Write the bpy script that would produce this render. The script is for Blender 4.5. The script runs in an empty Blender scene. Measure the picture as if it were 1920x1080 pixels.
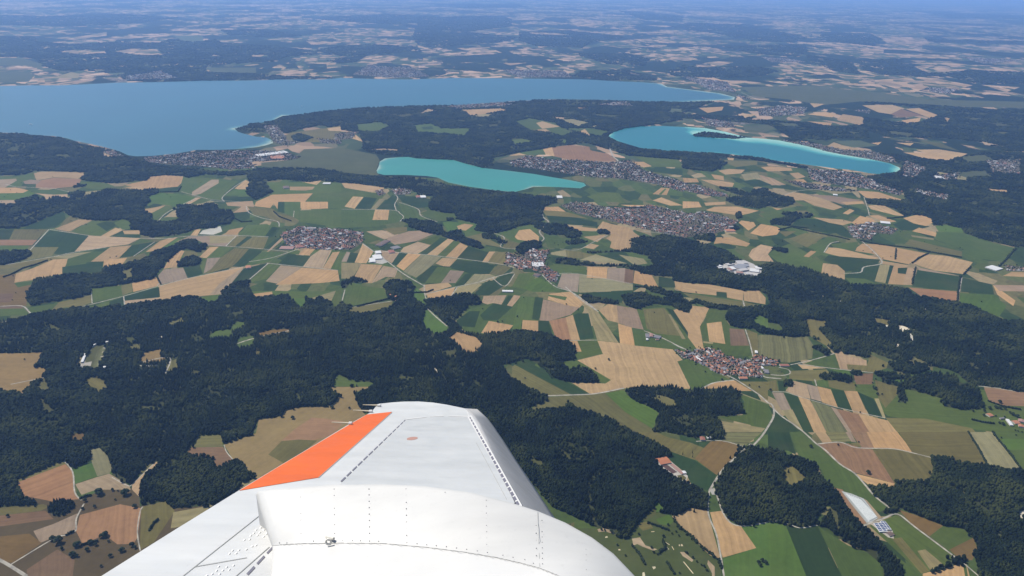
import bpy, math, random
import numpy as np
from mathutils import Vector, Matrix
from mathutils.geometry import delaunay_2d_cdt

# ------------------------------------------------------------------ camera, sky, sun, exposure
S = bpy.context.scene
COL = S.collection
R = math.radians
FOC = 1450.0                      # focal length in pixels of a 1920 px wide frame
PITCH, ROLL, HGT = R(22.0), R(1.3), 2200.0
CAM = Vector((0, 0, HGT))
fw = Vector((0, math.cos(PITCH), -math.sin(PITCH)))
rt0 = Vector((1, 0, 0)); up0 = rt0.cross(fw)
rt = rt0 * math.cos(ROLL) + up0 * math.sin(ROLL)
up = up0 * math.cos(ROLL) - rt0 * math.sin(ROLL)
cd = bpy.data.cameras.new('camera'); cam = bpy.data.objects.new('camera', cd); COL.objects.link(cam)
m = Matrix.Identity(4)
for i in range(3):
    m[i][0], m[i][1], m[i][2], m[i][3] = rt[i], up[i], -fw[i], CAM[i]
cam.matrix_world = m
cd.sensor_width = 36; cd.lens = FOC / 1920 * 36; cd.clip_start = 0.1; cd.clip_end = 2e6
S.camera = cam
SUN_EL = R(52)
SD = Vector((-0.80, 0.42, 0)).normalized() * math.cos(SUN_EL) + Vector((0, 0, math.sin(SUN_EL)))
w = bpy.data.worlds.new('World'); S.world = w; w.use_nodes = True
nt = w.node_tree; bg = nt.nodes['Background']
sky = nt.nodes.new('ShaderNodeTexSky'); sky.sky_type = 'NISHITA'; sky.sun_disc = False
sky.sun_elevation = SUN_EL; sky.sun_rotation = math.atan2(SD.x, SD.y); sky.altitude = 1500
nt.links.new(sky.outputs[0], bg.inputs[0]); bg.inputs[1].default_value = 0.10
sl = bpy.data.lights.new('sun', 'SUN'); sl.energy = 5.0; sl.angle = R(0.53); sl.color = (1, 0.94, 0.83)
so = bpy.data.objects.new('sun', sl); COL.objects.link(so)
so.rotation_euler = SD.to_track_quat('Z', 'Y').to_euler()
so.location = (0, 0, HGT + 50)
S.view_settings.view_transform = 'Standard'; S.view_settings.look = 'None'
S.view_settings.gamma = 1; S.view_settings.exposure = 0.5
S.render.engine = 'CYCLES'
S.cycles.use_denoising = True
S.cycles.max_bounces = 5; S.cycles.diffuse_bounces = 2; S.cycles.volume_bounces = 3
HAZE_DENSITY = 1.85e-5
HAZE_COLOR = (0.29, 0.52, 1.0)
HAZE_ANISO = 0.2
ALB = 0.60                        # overall reflectance level of all surfaces

LAND = """
FU P 0,325 300,318 500,310 700,330 1000,340 1300,300 1700,330 1920,400 1920,1080 0,1080
FU m 490,305 545,300 570,280 640,277 705,290 712,300 706,318 712,330 640,323 560,318 490,312
A3 m 330,490 700,480 1100,520 1400,560 1920,590 1920,625 1560,600 1000,570 800,590 720,580 600,560 400,540
A1 m 0,405 100,400 200,420 160,460 0,490
A1 p 290,440 400,405 450,415 440,440
A1 m 1150,380 1440,380 1440,412 1200,410
A1 m 1620,750 1830,720 1920,700 1920,770 1780,790 1680,780
A1 w 1840,720 1920,712 1920,738 1850,735
B1 w 190,75 230,65 490,70 460,102 300,98 205,115
B1 r 205,118 300,100 460,106 440,142 400,150 300,160 200,157
B1 g 0,95 90,92 190,72 190,110 130,125 120,150 0,152
B1 t 0,155 90,105 95,115 20,160
B1 k 130,120 170,110 230,115 210,135 140,135
B1 w 0,160 90,155 160,170 130,185 20,195 0,200
B1 y 0,200 130,185 160,170 200,190 190,205 90,225 0,235
B1 t 0,237 90,225 90,250 0,257
B1 g 460,120 600,130 650,150 560,165 500,160 440,150
B1 g 160,165 380,170 380,190 300,195 170,180
B1 t 200,187 300,195 380,192 380,212 320,207 260,222 250,203
B1 p 410,200 470,180 560,170 580,178 470,208
B1 w 700,140 800,120 840,95 930,85 1030,95 1020,130 1000,150 880,160 780,160
B1 w 700,152 790,150 820,165 790,174
B1 d 890,165 1000,150 1020,160 960,182 890,182
B1 g 1040,105 1160,100 1240,105 1340,120 1260,190 1240,225 1180,220 1080,190 1010,180 1020,130
B1 t 1080,180 1190,110 1230,110 1230,130 1130,190 1080,200
B1 w 1320,160 1380,112 1415,125 1390,165 1340,165
B1 y 1260,200 1320,165 1390,170 1380,200
B1 d 1260,208 1430,205 1430,230 1290,240 1255,230
B1 g 1500,125 1740,125 1920,130 1920,180 1760,190 1640,190 1520,195 1530,160 1490,150
B1 w 1715,127 1750,110 1810,115 1780,140
B1 w 1630,150 1770,150 1760,165 1720,172 1630,170
B1 w 1440,235 1530,195 1760,187 1720,230 1690,275 1560,275 1540,245 1520,270 1430,260
B1 g 1760,190 1920,180 1920,275 1850,270 1845,235 1720,235
B1 w 1695,235 1845,235 1845,272 1695,278
B1 d 1565,235 1600,235 1600,300 1560,290
B1 g 1600,235 1690,235 1690,300 1650,320 1600,300
B1 t 1270,240 1420,230 1430,260 1390,290 1310,297 1360,262 1280,257
B1 y 830,200 900,185 1000,190 1100,210 1060,240 1000,262 830,240
B1 w 800,280 930,255 890,285 840,302
B1 g 850,300 930,258 1000,264 920,310 870,342
B1 t 1040,247 1100,212 1130,212 1070,247
B1 g 1070,247 1130,215 1190,225 1130,245
B1 p 1130,245 1180,228 1210,235 1170,250
B1 o 1390,260 1540,275 1560,300 1650,320 1680,350 1560,350 1500,320 1430,310
B1 g 1650,285 1920,275 1920,380 1700,350 1650,320
B1 d 0,388 130,385 250,330 360,285 370,330 310,380 250,387
B1 o 370,330 420,300 470,330 420,345 330,380
B1 w 305,388 440,335 520,335 390,402
B1 g 400,402 520,340 640,345 650,375 560,430 450,415
B1 d 540,360 600,345 645,350 650,372 600,400
B1 g 640,355 690,330 735,335 740,387 690,392
B1 w 560,432 650,380 690,395 650,415 600,437
B1 w 690,397 790,395 790,417 700,417
B1 d 640,432 690,417 790,422 790,437
B1 d 0,390 80,390 40,445 0,450
B1 o 80,390 270,390 210,445 50,450
B1 r 0,450 210,448 180,480 0,484
B1 g 0,485 165,482 150,512 0,522
B1 d 280,395 500,425 430,515 320,530 300,525 330,490 180,490
B1 o 165,500 182,490 330,490 290,540 130,567
B1 t 500,425 790,440 720,475 600,490 420,515
B1 g 790,440 870,455 740,480
B1 d 740,480 860,460 890,460 760,540 670,550
B1 w 820,517 900,455 950,440 1000,435 880,512
B1 y 880,512 1000,438 1015,448 960,485
B1 k 990,460 1060,430 1330,425 1270,485 1160,475 1110,450
B1 w 1070,425 1100,390 1130,390 1110,425
B1 w 1265,417 1300,380 1370,380 1330,420
B1 g 1340,422 1390,365 1500,360 1560,380 1500,430
B1 d 1490,430 1530,375 1565,380 1530,430
B1 g 1250,400 1290,345 1400,350 1370,378
B1 s 1120,417 1140,395 1240,372 1250,402 1200,420
B1 o 1330,430 1510,435 1480,502 1280,487
B1 d 1320,487 1390,430 1420,432 1340,492
B1 d 1480,502 1560,440 1590,430 1510,507
B1 t 1510,507 1590,430 1620,425 1450,567 1420,572
B1 p 1180,428 1330,427 1290,465 1180,470
B1 o 0,620 40,590 300,545 400,525 410,550 160,600 0,685
B1 w 90,640 180,610 300,560 385,555 350,640 230,665 80,690
B1 p 300,545 400,525 520,515 480,540 380,555
B1 g 380,557 520,515 595,515 520,570 370,600
B1 d 350,602 580,570 575,630 440,640 350,642
B1 w 510,572 620,490 740,480 670,550 580,570
B1 w 585,562 715,550 680,600 580,602
B1 q 0,700 90,640 80,690 180,700 150,780 150,820 0,830
B1 b 0,760 80,750 60,800 0,822
B1 g 80,692 190,680 180,700 100,717
B1 w 920,612 960,540 1020,508 1038,512 990,602
B1 k 890,650 920,615 1030,605 1055,665 900,702
B1 o 1040,508 1110,520 1110,545 1080,545 1030,562
B1 d 1030,602 1120,585 1140,640 1062,667
B1 g 1120,582 1165,550 1145,640
B1 w 1120,547 1180,490 1230,488 1160,552
B1 g 1160,552 1230,490 1310,490 1240,547
B1 k 1145,640 1165,553 1240,548 1190,612
B1 o 1150,642 1190,610 1240,550 1320,495 1400,500 1330,580 1300,602
B1 d 1305,600 1410,505 1475,515 1370,602
B1 g 1370,600 1480,515 1600,518 1520,570 1430,590
B1 w 895,800 890,710 1060,665 1370,600 1320,660 1250,755 1130,765 1010,772
B1 t 1180,757 1240,690 1370,600 1362,622 1250,757
B1 d 1250,757 1370,610 1505,580 1380,702 1300,720
B1 g 1380,702 1512,582 1575,592 1500,667 1400,692
B1 t 1495,682 1580,592 1700,605 1580,700
B1 w 1550,702 1700,605 1900,620 1910,680 1800,692
B1 d 1560,590 1620,530 1745,540 1700,602
B1 w 1680,532 1730,480 1785,485 1742,537
B1 g 1742,532 1790,485 1820,490 1800,527
B1 t 1702,602 1750,540 1822,490 1870,495 1860,520 1815,610
B1 w 1815,612 1870,520 1912,515 1860,612
B1 g 1860,612 1915,520 1960,520 1930,620
B1 g 1610,522 1640,500 1690,510 1680,532
B1 d 1600,440 1690,445 1670,480 1540,507 1600,460
B1 w 740,687 880,660 900,705 750,742
B1 o 680,707 737,690 747,740 690,762
B1 g 515,722 680,705 690,765 520,802
B1 d 700,767 895,715 900,770 700,792
B1 t 700,792 900,772 895,800 705,822
B1 o 280,857 330,800 510,760 515,802 450,825 360,830
B1 g 160,830 310,808 280,857 200,865 170,870
B1 g 0,850 130,835 170,870 0,917
B1 b 0,825 120,820 130,835 0,850
B1 g 455,840 620,795 620,830 540,842
B1 d 615,797 695,770 695,825 615,832
B1 y 1120,772 1240,755 1210,802 1150,802
B1 g 1390,740 1540,735 1720,740 1890,735 1780,767 1690,800 1600,772 1395,760
B1 w 1395,757 1530,740 1535,765 1420,782
B1 y 1650,777 1720,780 1700,837
B1 p 1730,782 1890,735 1860,802
B1 g 1860,832 1890,740 1920,730 1920,832
A2 g 0,1020 100,1030 240,1055 200,1080 0,1080
B2 w 0,128 100,135 240,155 230,175 160,180 20,157
B2 g 0,160 160,182 250,190 200,250 160,275 0,275
B2 w 18,262 65,205 125,208 75,274
B2 d 75,274 127,208 200,215 165,277
B2 p 165,277 215,218 247,220 197,277
B2 d 197,275 290,195 310,215 300,282
B2 g 0,280 300,285 345,320 320,350 180,375 0,382
B2 w 175,337 190,278 270,280 262,337
B2 d 320,200 420,205 500,220 490,265 430,270 340,235
B2 g 320,240 420,270 440,310 540,345 500,345 340,330 345,300
B2 g 440,300 500,280 640,300 650,330 600,340 550,345
B2 y 570,350 600,345 760,360 750,400 700,400 640,395 600,412
B2 w 650,372 690,358 745,365 700,397 660,392
B2 t 140,402 230,395 320,410 320,430 240,447
B2 k 250,442 380,400 450,397 520,415 420,457 300,477
B2 o 230,387 370,375 370,400 300,422
B2 g 100,412 200,430 225,445 140,472
B2 t 350,492 430,460 510,480 430,527 330,517
B2 g 430,460 540,420 575,430 500,477
B2 d 440,527 560,435 602,440 482,532
B2 w 482,532 602,440 635,450 540,537
B2 g 540,537 635,450 667,462 588,547
B2 w 585,547 668,465 712,485 650,552
B2 d 650,552 710,487 832,520 792,572
B2 w 792,574 832,515 865,515 850,550 822,577
B2 o 860,522 935,515 940,540 910,592 822,577
B2 o 700,432 800,410 820,440 890,475 900,492 790,472
B2 g 690,402 780,410 700,432
B2 w 75,577 120,470 180,515 140,582
B2 d 30,572 50,520 97,525 70,577
B2 k 0,572 30,515 50,520 30,572
B2 t 210,507 300,515 340,520 300,592 240,552
B2 d 280,587 330,515 372,525 310,592
B2 w 310,597 375,525 450,530 350,622
B2 p 350,627 450,532 562,545 510,592 420,662
B2 w 530,582 570,550 652,555 602,607
B2 d 605,607 650,560 870,590 830,642 740,642
B2 d 420,667 510,593 620,600 540,692 450,692
B2 g 470,692 540,600 620,605 560,692
B2 k 560,692 612,620 692,625 642,692
B2 p 0,577 115,580 60,667 0,667
B2 w 70,662 112,585 232,590 170,692 140,692
B2 t 170,692 235,595 320,610 300,660 250,657 200,682
B2 d 635,707 700,640 742,635 692,707
B2 p 690,702 750,640 862,650 800,692 700,712
B2 o 830,642 880,590 962,600 900,652
B2 w 462,702 600,690 622,710 480,752
B2 w 480,752 640,715 620,772 490,792
B2 p 625,767 652,715 760,695 792,700 730,752
B2 d 735,762 830,675 880,690 912,710 830,762
B2 g 960,712 1000,640 1080,630 1092,660 1022,722
B2 d 890,692 940,640 972,640 930,702
B2 y 1020,722 1100,660 1180,690 1200,742 1080,742
B2 t 790,802 800,765 930,760 902,812 850,822
B2 d 902,812 940,762 967,765 932,817
B2 t 932,817 970,760 1012,765 960,827
B2 g 640,922 720,840 850,805 960,825 1010,765 1130,775 1110,900 960,932 900,982 720,982
B2 d 650,902 720,850 780,850 750,942 640,932
B2 d 780,872 855,805 965,825 880,902 800,902
B2 d 1070,892 1090,770 1137,775 1110,902
B2 w 787,972 830,905 967,930 930,972 830,982
B2 w 1013,972 1020,900 1107,905 1107,972
B2 d 1108,972 1110,903 1167,905 1190,992
B2 k 1115,902 1135,785 1340,830 1290,870 1170,905
B2 r 1170,905 1262,885 1292,1012 1210,1012
B2 w 1262,885 1302,870 1342,1012 1292,1013
B2 d 1308,872 1330,862 1390,862 1422,1002 1345,1012
B2 w 1170,752 1290,740 1370,800 1340,830 1260,815 1160,785
B2 g 1170,757 1270,770 1260,790 1160,765
B2 k 1215,712 1240,640 1340,640 1330,745 1270,732
B2 p 1335,745 1340,640 1400,640 1640,700 1640,732
B2 d 1320,747 1500,740 1720,740 1740,782 1580,792 1430,782
B2 w 1380,662 1385,600 1497,605 1492,667
B2 k 1492,667 1500,605 1597,608 1592,692
B2 b 1590,692 1597,610 1645,620 1642,692
B2 w 1642,692 1650,622 1742,640 1787,722
B2 d 1785,717 1785,655 1870,670 1880,717
B2 w 1875,682 1920,690 1920,742 1880,722
B2 g 1140,602 1210,585 1380,600 1380,647 1230,632
B2 p 1170,522 1260,505 1270,545 1180,532
B2 d 1180,540 1262,547 1200,562
B2 o 1260,507 1340,515 1420,535 1370,552 1270,552
B2 p 1340,562 1430,530 1610,582 1560,582
B2 p 1560,532 1700,555 1722,582 1650,592
B2 g 890,402 960,385 1060,360 1100,375 1120,440 1090,465 1010,472 930,442
B2 w 975,432 1000,395 1060,388 1112,430 1110,455 1080,462 990,447
B2 o 905,492 930,455 1012,470 990,502
B2 g 1140,432 1250,450 1280,470 1250,502 1160,492
B2 d 1150,312 1300,320 1440,350 1440,377 1380,370 1180,357
B2 w 1130,267 1220,262 1262,290 1200,292 1130,282
B2 o 1130,282 1260,290 1330,310 1390,330 1300,322 1150,312
B2 w 1288,370 1450,387 1430,402 1330,397
B2 g 1330,402 1430,400 1420,422
B2 w 1440,382 1470,345 1520,360 1620,380 1650,410 1680,430 1640,460 1630,512 1560,512 1510,492 1520,460 1490,440 1520,420 1460,402
B2 w 1360,432 1490,420 1440,462
B2 w 1365,492 1400,470 1450,480 1420,502
B2 g 1440,462 1520,470 1500,492
B2 g 1380,205 1480,180 1560,185 1600,240 1440,232
B2 w 1750,192 1800,155 1847,160 1830,197
B2 y 1785,192 1820,160 1830,162 1800,195
B2 g 1830,197 1850,162 1920,165 1920,202
B2 w 1570,252 1780,255 1640,267
B2 w 1750,227 1800,210 1920,255 1850,257
B2 w 1700,282 1790,270 1830,300 1780,307
A2 w 1125,820 1180,812 1200,850 1200,880 1150,868
A2 r 1180,812 1300,817 1395,825 1400,845 1500,865 1550,900 1500,907 1290,900 1200,880
A2 g 860,852 1000,850 1130,832 1150,870 1060,872
A2 w 940,877 1000,860 1042,872
A2 g 1650,882 1760,870 1900,900 1920,942 1760,937
A2 w 1630,910 1700,910 1747,935 1700,942
A2 w 1615,930 1647,930 1647,957 1618,957
A2 d 1700,942 1920,950 1920,987 1750,967
C3 g 0,310 60,60 170,75 150,240 70,240 70,310
C3 p 520,110 640,170 800,410 640,392 600,260 580,190
C3 w 650,167 720,120 785,130 800,262 720,242
C3 k 785,130 935,157 987,312 895,297 800,262
C3 w 795,265 897,297 922,432 810,412
C3 g 935,160 1150,140 1320,360 1370,472 1330,472 1120,370 990,312
C3 o 985,160 1140,150 1250,280 1265,360 1170,350 1080,340 1010,302
C3 p 1170,195 1190,200 1302,382 1275,382
C3 d 1150,147 1212,165 1325,350 1332,370
C3 w 1210,165 1330,132 1482,145 1410,290 1437,450 1400,477 1320,370 1320,332
C3 g 1410,302 1480,160 1620,165 1600,230 1640,290 1630,420 1800,440 1800,512 1640,512 1500,452 1440,442
C3 w 1460,265 1570,252 1600,420 1480,402
C3 p 1435,398 1510,408 1505,420 1435,412
C3 b 1630,302 1740,310 1780,432 1640,432
C3 o 1760,312 1840,340 1850,512 1810,502
FU n 1421,628 1440,628 1480,630 1515,632 1525,648 1523,672 1480,680 1440,677 1421,672
C3 g 905,307 990,320 1130,380 1330,472 1200,460 920,432
C3 g 490,397 637,395 682,492 480,537 480,480 520,477
C3 w 435,395 490,395 522,477 480,477
C3 g 380,550 490,545 740,690 700,717 600,712 380,600
C3 w 490,542 682,495 640,395 810,412 922,432 1205,460 1280,540 1240,550 1342,757 1200,752 940,740 850,752 590,797 430,700 700,717 742,690
C3 g 1240,552 1330,530 1500,600 1500,652 1660,690 1500,732 1350,757
C3 d 15,577 80,535 590,797 440,797
C3 o 0,592 20,575 450,802 270,807 0,692
C3 o 120,922 270,820 600,797 830,760 1110,942 1060,1082 900,1082 700,972 430,872 380,912
C3 y 700,790 830,765 1100,935 1060,1060 850,930
D3 o 920,0 1080,0 1170,40 1340,80 1440,120 1370,210 1340,200 1200,150 1050,70
C3 w 1420,762 1500,715 1660,690 1690,702 1800,772 1700,772
C3 o 1680,702 1920,702 1920,842
C3 p 1690,777 1920,865 1822,867
C3 g 1700,790 1920,870 1920,1042 1890,1052 1540,967 1730,952 1740,852
C3 p 1545,992 1900,1052 1870,1082 1580,1082
D3 n 1600,0 1880,0 1740,110 1570,65
D3 q 1570,65 1740,110 1560,310 1530,320 1370,200 1440,120 1490,70
D3 d 1150,192 1200,150 1370,210 1530,320 1480,442 1350,402 1300,302
D3 h 640,722 900,642 1100,602 1200,632 1330,782 1480,932 1570,982 1560,1082 300,1082 300,722
D3 y 1080,655 1180,615 1210,670 1180,700 1110,690
D3 o 930,690 1020,670 1060,720 980,740
D3 t 640,730 690,715 800,760 790,775 700,745 650,750
D3 t 900,800 960,790 1000,850 1090,880 1060,890 980,860 940,840 910,850
D3 t 1260,900 1290,900 1360,960 1350,975 1280,930
D3 t 1470,960 1520,1010 1530,1080 1500,1060 1465,990
D3 w 1200,632 1330,570 1470,587 1480,642 1570,972 1480,922 1330,772
D3 w 1485,602 1580,590 1640,680 1720,710 1832,870 1580,942
D3 y 1720,710 1920,675 1920,1082 1600,1082 1585,952 1832,870
C4 g 640,700 1920,850 1920,1082 1700,1082 900,962 640,762
C4 t 505,492 540,462 570,500 740,542 740,582 590,572 602,612 540,607
C4 g 270,567 420,515 500,490 540,605 450,602
C4 o 590,572 740,582 770,500 900,560 890,600 800,632 600,617
C4 w 220,572 440,602 260,607
C4 y 450,607 600,615 640,640 600,652
C4 o 160,622 440,610 480,660 370,702 160,682
C4 g 370,692 450,690 460,742 370,732
C4 o 450,692 650,710 660,792 460,742
C4 b 640,642 790,640 780,722 660,722
C4 o 800,690 980,740 970,800 880,900 830,830
C4 t 130,772 190,695 290,720 320,832 230,812
C4 k 290,720 370,740 402,852 325,832
C4 w 370,737 470,760 525,897 405,857
C4 d 475,757 570,770 640,937 525,892
C4 w 570,770 670,775 750,957 640,932
C4 d 670,777 790,830 880,972 760,957
C4 p 797,828 830,828 882,972 860,972
C4 o 0,702 60,690 80,772 30,777 0,762
C4 d 70,692 120,700 135,772 85,772
C4 k 30,782 115,785 175,910 100,917
C4 p 100,917 175,910 267,1072 200,1052
C4 d 120,787 220,805 350,1082 270,1082
C4 w 225,812 312,835 440,1082 345,1082
C4 n 320,842 470,890 600,1082 440,1082
C4 k 470,890 515,905 640,1082 600,1082
C4 r 515,905 680,945 760,1082 630,1082
C4 w 680,945 930,1000 977,1082 760,1082
C4 o 880,972 1180,980 1530,1052 1560,1082 970,1082
C4 g 0,860 30,920 30,1000 0,1060
FU d 1440,760 1450,780 1432,815 1480,812 1500,808 1480,790 1455,770
D4 d 0,0 160,0 210,170 150,140 0,130
D4 g 162,0 270,0 370,90 540,240 650,310 740,400 800,480 910,567 840,602 560,432 480,412 370,250 230,180 160,0
D4 w 350,0 430,0 482,75 410,82
D4 n 435,0 580,0 630,70 480,77
D4 k 580,0 620,0 662,77 625,72
D4 r 620,0 740,0 802,127 700,122
D4 w 740,0 970,0 1090,152 930,127 800,127
D4 o 620,82 680,80 702,112 650,107
D4 o 980,0 1500,0 1650,260 1440,242 1220,190 1080,152
D4 p 1500,0 1680,0 1902,290 1800,287 1650,260
D4 g 1680,0 1920,0 1920,290 1902,290
D4 y 1750,50 1920,70 1920,142 1790,132
D4 r 370,92 480,80 600,85 700,120 790,130 950,387 640,302 530,240
D4 o 785,132 940,125 1220,190 1262,260 1230,372 950,382
D4 w 640,307 950,387 962,427 760,402
D4 r 495,417 560,432 640,560 740,680 700,697
D4 z 550,442 620,460 720,500 832,642 780,672 740,682 640,560
D4 t 720,502 740,510 852,640 830,652
D4 g 760,702 960,622 1422,952 1332,1012 1150,1062
D4 q 980,582 1100,620 1310,702 1212,782 1080,692
D4 g 1215,782 1330,692 1470,730 1532,792 1360,882
D4 q 1360,882 1540,792 1572,880 1532,962 1480,962 1420,942
D4 p 1120,892 1180,880 1332,1007 1222,1042
D4 o 930,800 1000,790 1212,1042 1150,1062
D4 g 700,722 800,800 1130,1062 1050,1082 1000,1082
D4 w 1160,1062 1460,985 1570,1082 1160,1082
D4 w 1480,957 1640,1082 1572,1082
D4 y 0,682 130,682 480,1082 0,1082
D4 d 130,690 370,702 782,1082 480,1082
D4 g 380,712 600,850 750,910 860,1010 922,1082 782,1082
B3 w 200,60 260,50 350,55 330,75 240,82
B3 w 440,40 500,35 610,45 617,60 480,64
B3 w 100,110 200,115 290,130 280,152 200,147
B3 w 0,100 80,105 92,125 10,127
B3 w 600,75 650,70 692,95 640,107
B3 w 620,110 680,108 702,128 650,127
B3 t 430,85 500,100 582,140 500,142
B3 p 330,80 420,70 440,100 350,117
B3 d 330,117 430,110 500,140 400,152
B3 w 160,80 230,90 232,115 180,107
B3 w 550,207 620,180 690,190 830,235 900,265 850,282 740,257 680,227 620,227
B3 k 700,192 830,200 1000,225 900,250
B3 w 980,172 1100,180 1240,225 1130,227 1030,212
B3 p 740,160 860,150 980,165 980,180 850,192
B3 w 890,237 1010,230 1022,245 920,252
B3 w 0,232 90,235 107,265 0,272
B3 w 120,240 240,235 242,250 130,257
B3 w 130,282 180,262 300,262 430,285 370,302 320,312 150,287
B3 w 315,352 330,340 400,350 412,370 370,397
B3 w 380,412 440,360 530,375 552,390 530,420 450,430
B3 g 430,302 520,280 560,290 600,330 540,342 480,337
B3 w 500,265 540,260 562,275 530,282
B3 d 610,372 650,325 780,335 850,360 930,400 870,412 740,402 700,387 640,382
B3 w 730,322 820,330 900,335 962,350 900,367 820,352
B3 w 950,352 1000,312 1070,330 1082,345 1000,382
B3 w 900,300 940,275 967,285 930,307
B3 d 950,300 970,285 1042,300 1030,322
B3 g 1050,290 1100,280 1240,320 1220,337
B3 w 1045,312 1100,310 1202,345 1150,354
B3 w 1040,257 1120,250 1250,315 1200,312 1060,277
B3 d 1180,362 1250,335 1390,375 1300,397 1230,397
B3 w 1240,327 1330,305 1400,330 1412,350 1370,372 1300,357
B3 g 1200,402 1290,395 1440,460 1560,502 1470,482 1250,452
B3 w 1290,400 1330,380 1432,410 1427,432
B3 p 1285,422 1412,440 1412,450 1290,432
B3 y 1420,372 1480,360 1570,385 1582,410 1440,402
B3 g 1420,442 1430,402 1582,410 1700,455 1872,495 1860,532 1800,572 1580,542 1570,502
B3 o 1250,472 1280,445 1420,480 1572,515 1570,542 1350,502
B3 w 980,492 1010,470 1110,475 1370,525 1310,560 1272,587 1120,557 1100,532 970,512
B3 w 1290,582 1380,530 1490,540 1632,575 1580,642 1420,622
B3 g 1630,602 1660,580 1722,580 1700,622
B3 w 820,492 880,495 1102,550 1080,557 880,542 800,522
B3 g 830,472 990,460 970,512 850,492
B3 d 790,562 820,535 900,545 1112,560 1090,592 900,632 850,592
B3 d 910,652 1010,602 1110,590 1077,670 920,662
B3 p 1110,587 1167,590 1140,692 1080,682
B3 d 1140,692 1165,592 1187,595 1155,697
B3 w 1155,697 1187,595 1262,605 1240,702
B3 t 1240,702 1262,605 1312,610 1290,702
B3 d 1210,607 1265,605 1255,642 1210,637
B3 w 1120,567 1265,590 1265,605 1115,584
B3 w 770,642 790,580 870,590 912,625 912,672 830,657
B3 g 600,592 700,540 790,570 780,637 700,612
B3 d 1300,692 1320,617 1562,657 1552,737 1290,712
B3 r 1270,717 1547,740 1542,797 1350,772
B3 k 1325,605 1562,652 1500,645 1330,620
B3 d 1565,742 1572,662 1740,700 1752,757
B3 y 1560,747 1750,760 1822,820 1780,882 1620,827 1555,802
B3 w 1745,702 1872,790 1860,822 1770,757
B3 k 1750,702 1920,720 1920,752 1780,737
B3 w 1800,652 1850,630 1920,650 1920,697
B3 b 1840,767 1920,760 1920,812
B3 t 370,537 390,502 440,475 512,490 480,530 512,572 400,567
B3 g 240,462 420,490 380,502 280,482
B3 g 480,532 520,502 600,470 700,520 800,530 730,547 640,592 560,592
B3 w 680,542 720,510 752,515 710,547
B3 o 540,402 640,400 580,432
B3 o 600,442 690,410 800,430 700,492
B3 g 700,492 810,435 880,440 820,480 800,522
B3 w 175,472 190,435 290,435 380,470 360,487 220,467
B3 w 0,692 150,700 340,735 340,792 190,762 0,742
B3 w 340,737 430,735 467,775 465,812 345,792
B3 d 190,767 190,740 247,745 250,777
B3 p 0,772 170,780 170,812 0,792
B3 o 0,747 340,797 460,822 300,832 120,822
B3 n 460,262 600,240 640,262 560,275
C4 r 1620,750 1700,752 1890,782 1920,787 1920,912 1760,882 1660,852
A3 w 250,882 290,882 285,902 255,900
A3 o 200,900 420,905 420,925 300,940
A3 w 1240,857 1350,860 1530,890 1530,912 1400,902
A3 w 1310,842 1440,840 1602,865 1540,892 1400,872
A3 p 1560,882 1700,870 1750,900 1600,912
A3 w 1750,852 1920,845 1920,872
A3 w 1860,982 1920,975 1920,1002
"""
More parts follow.
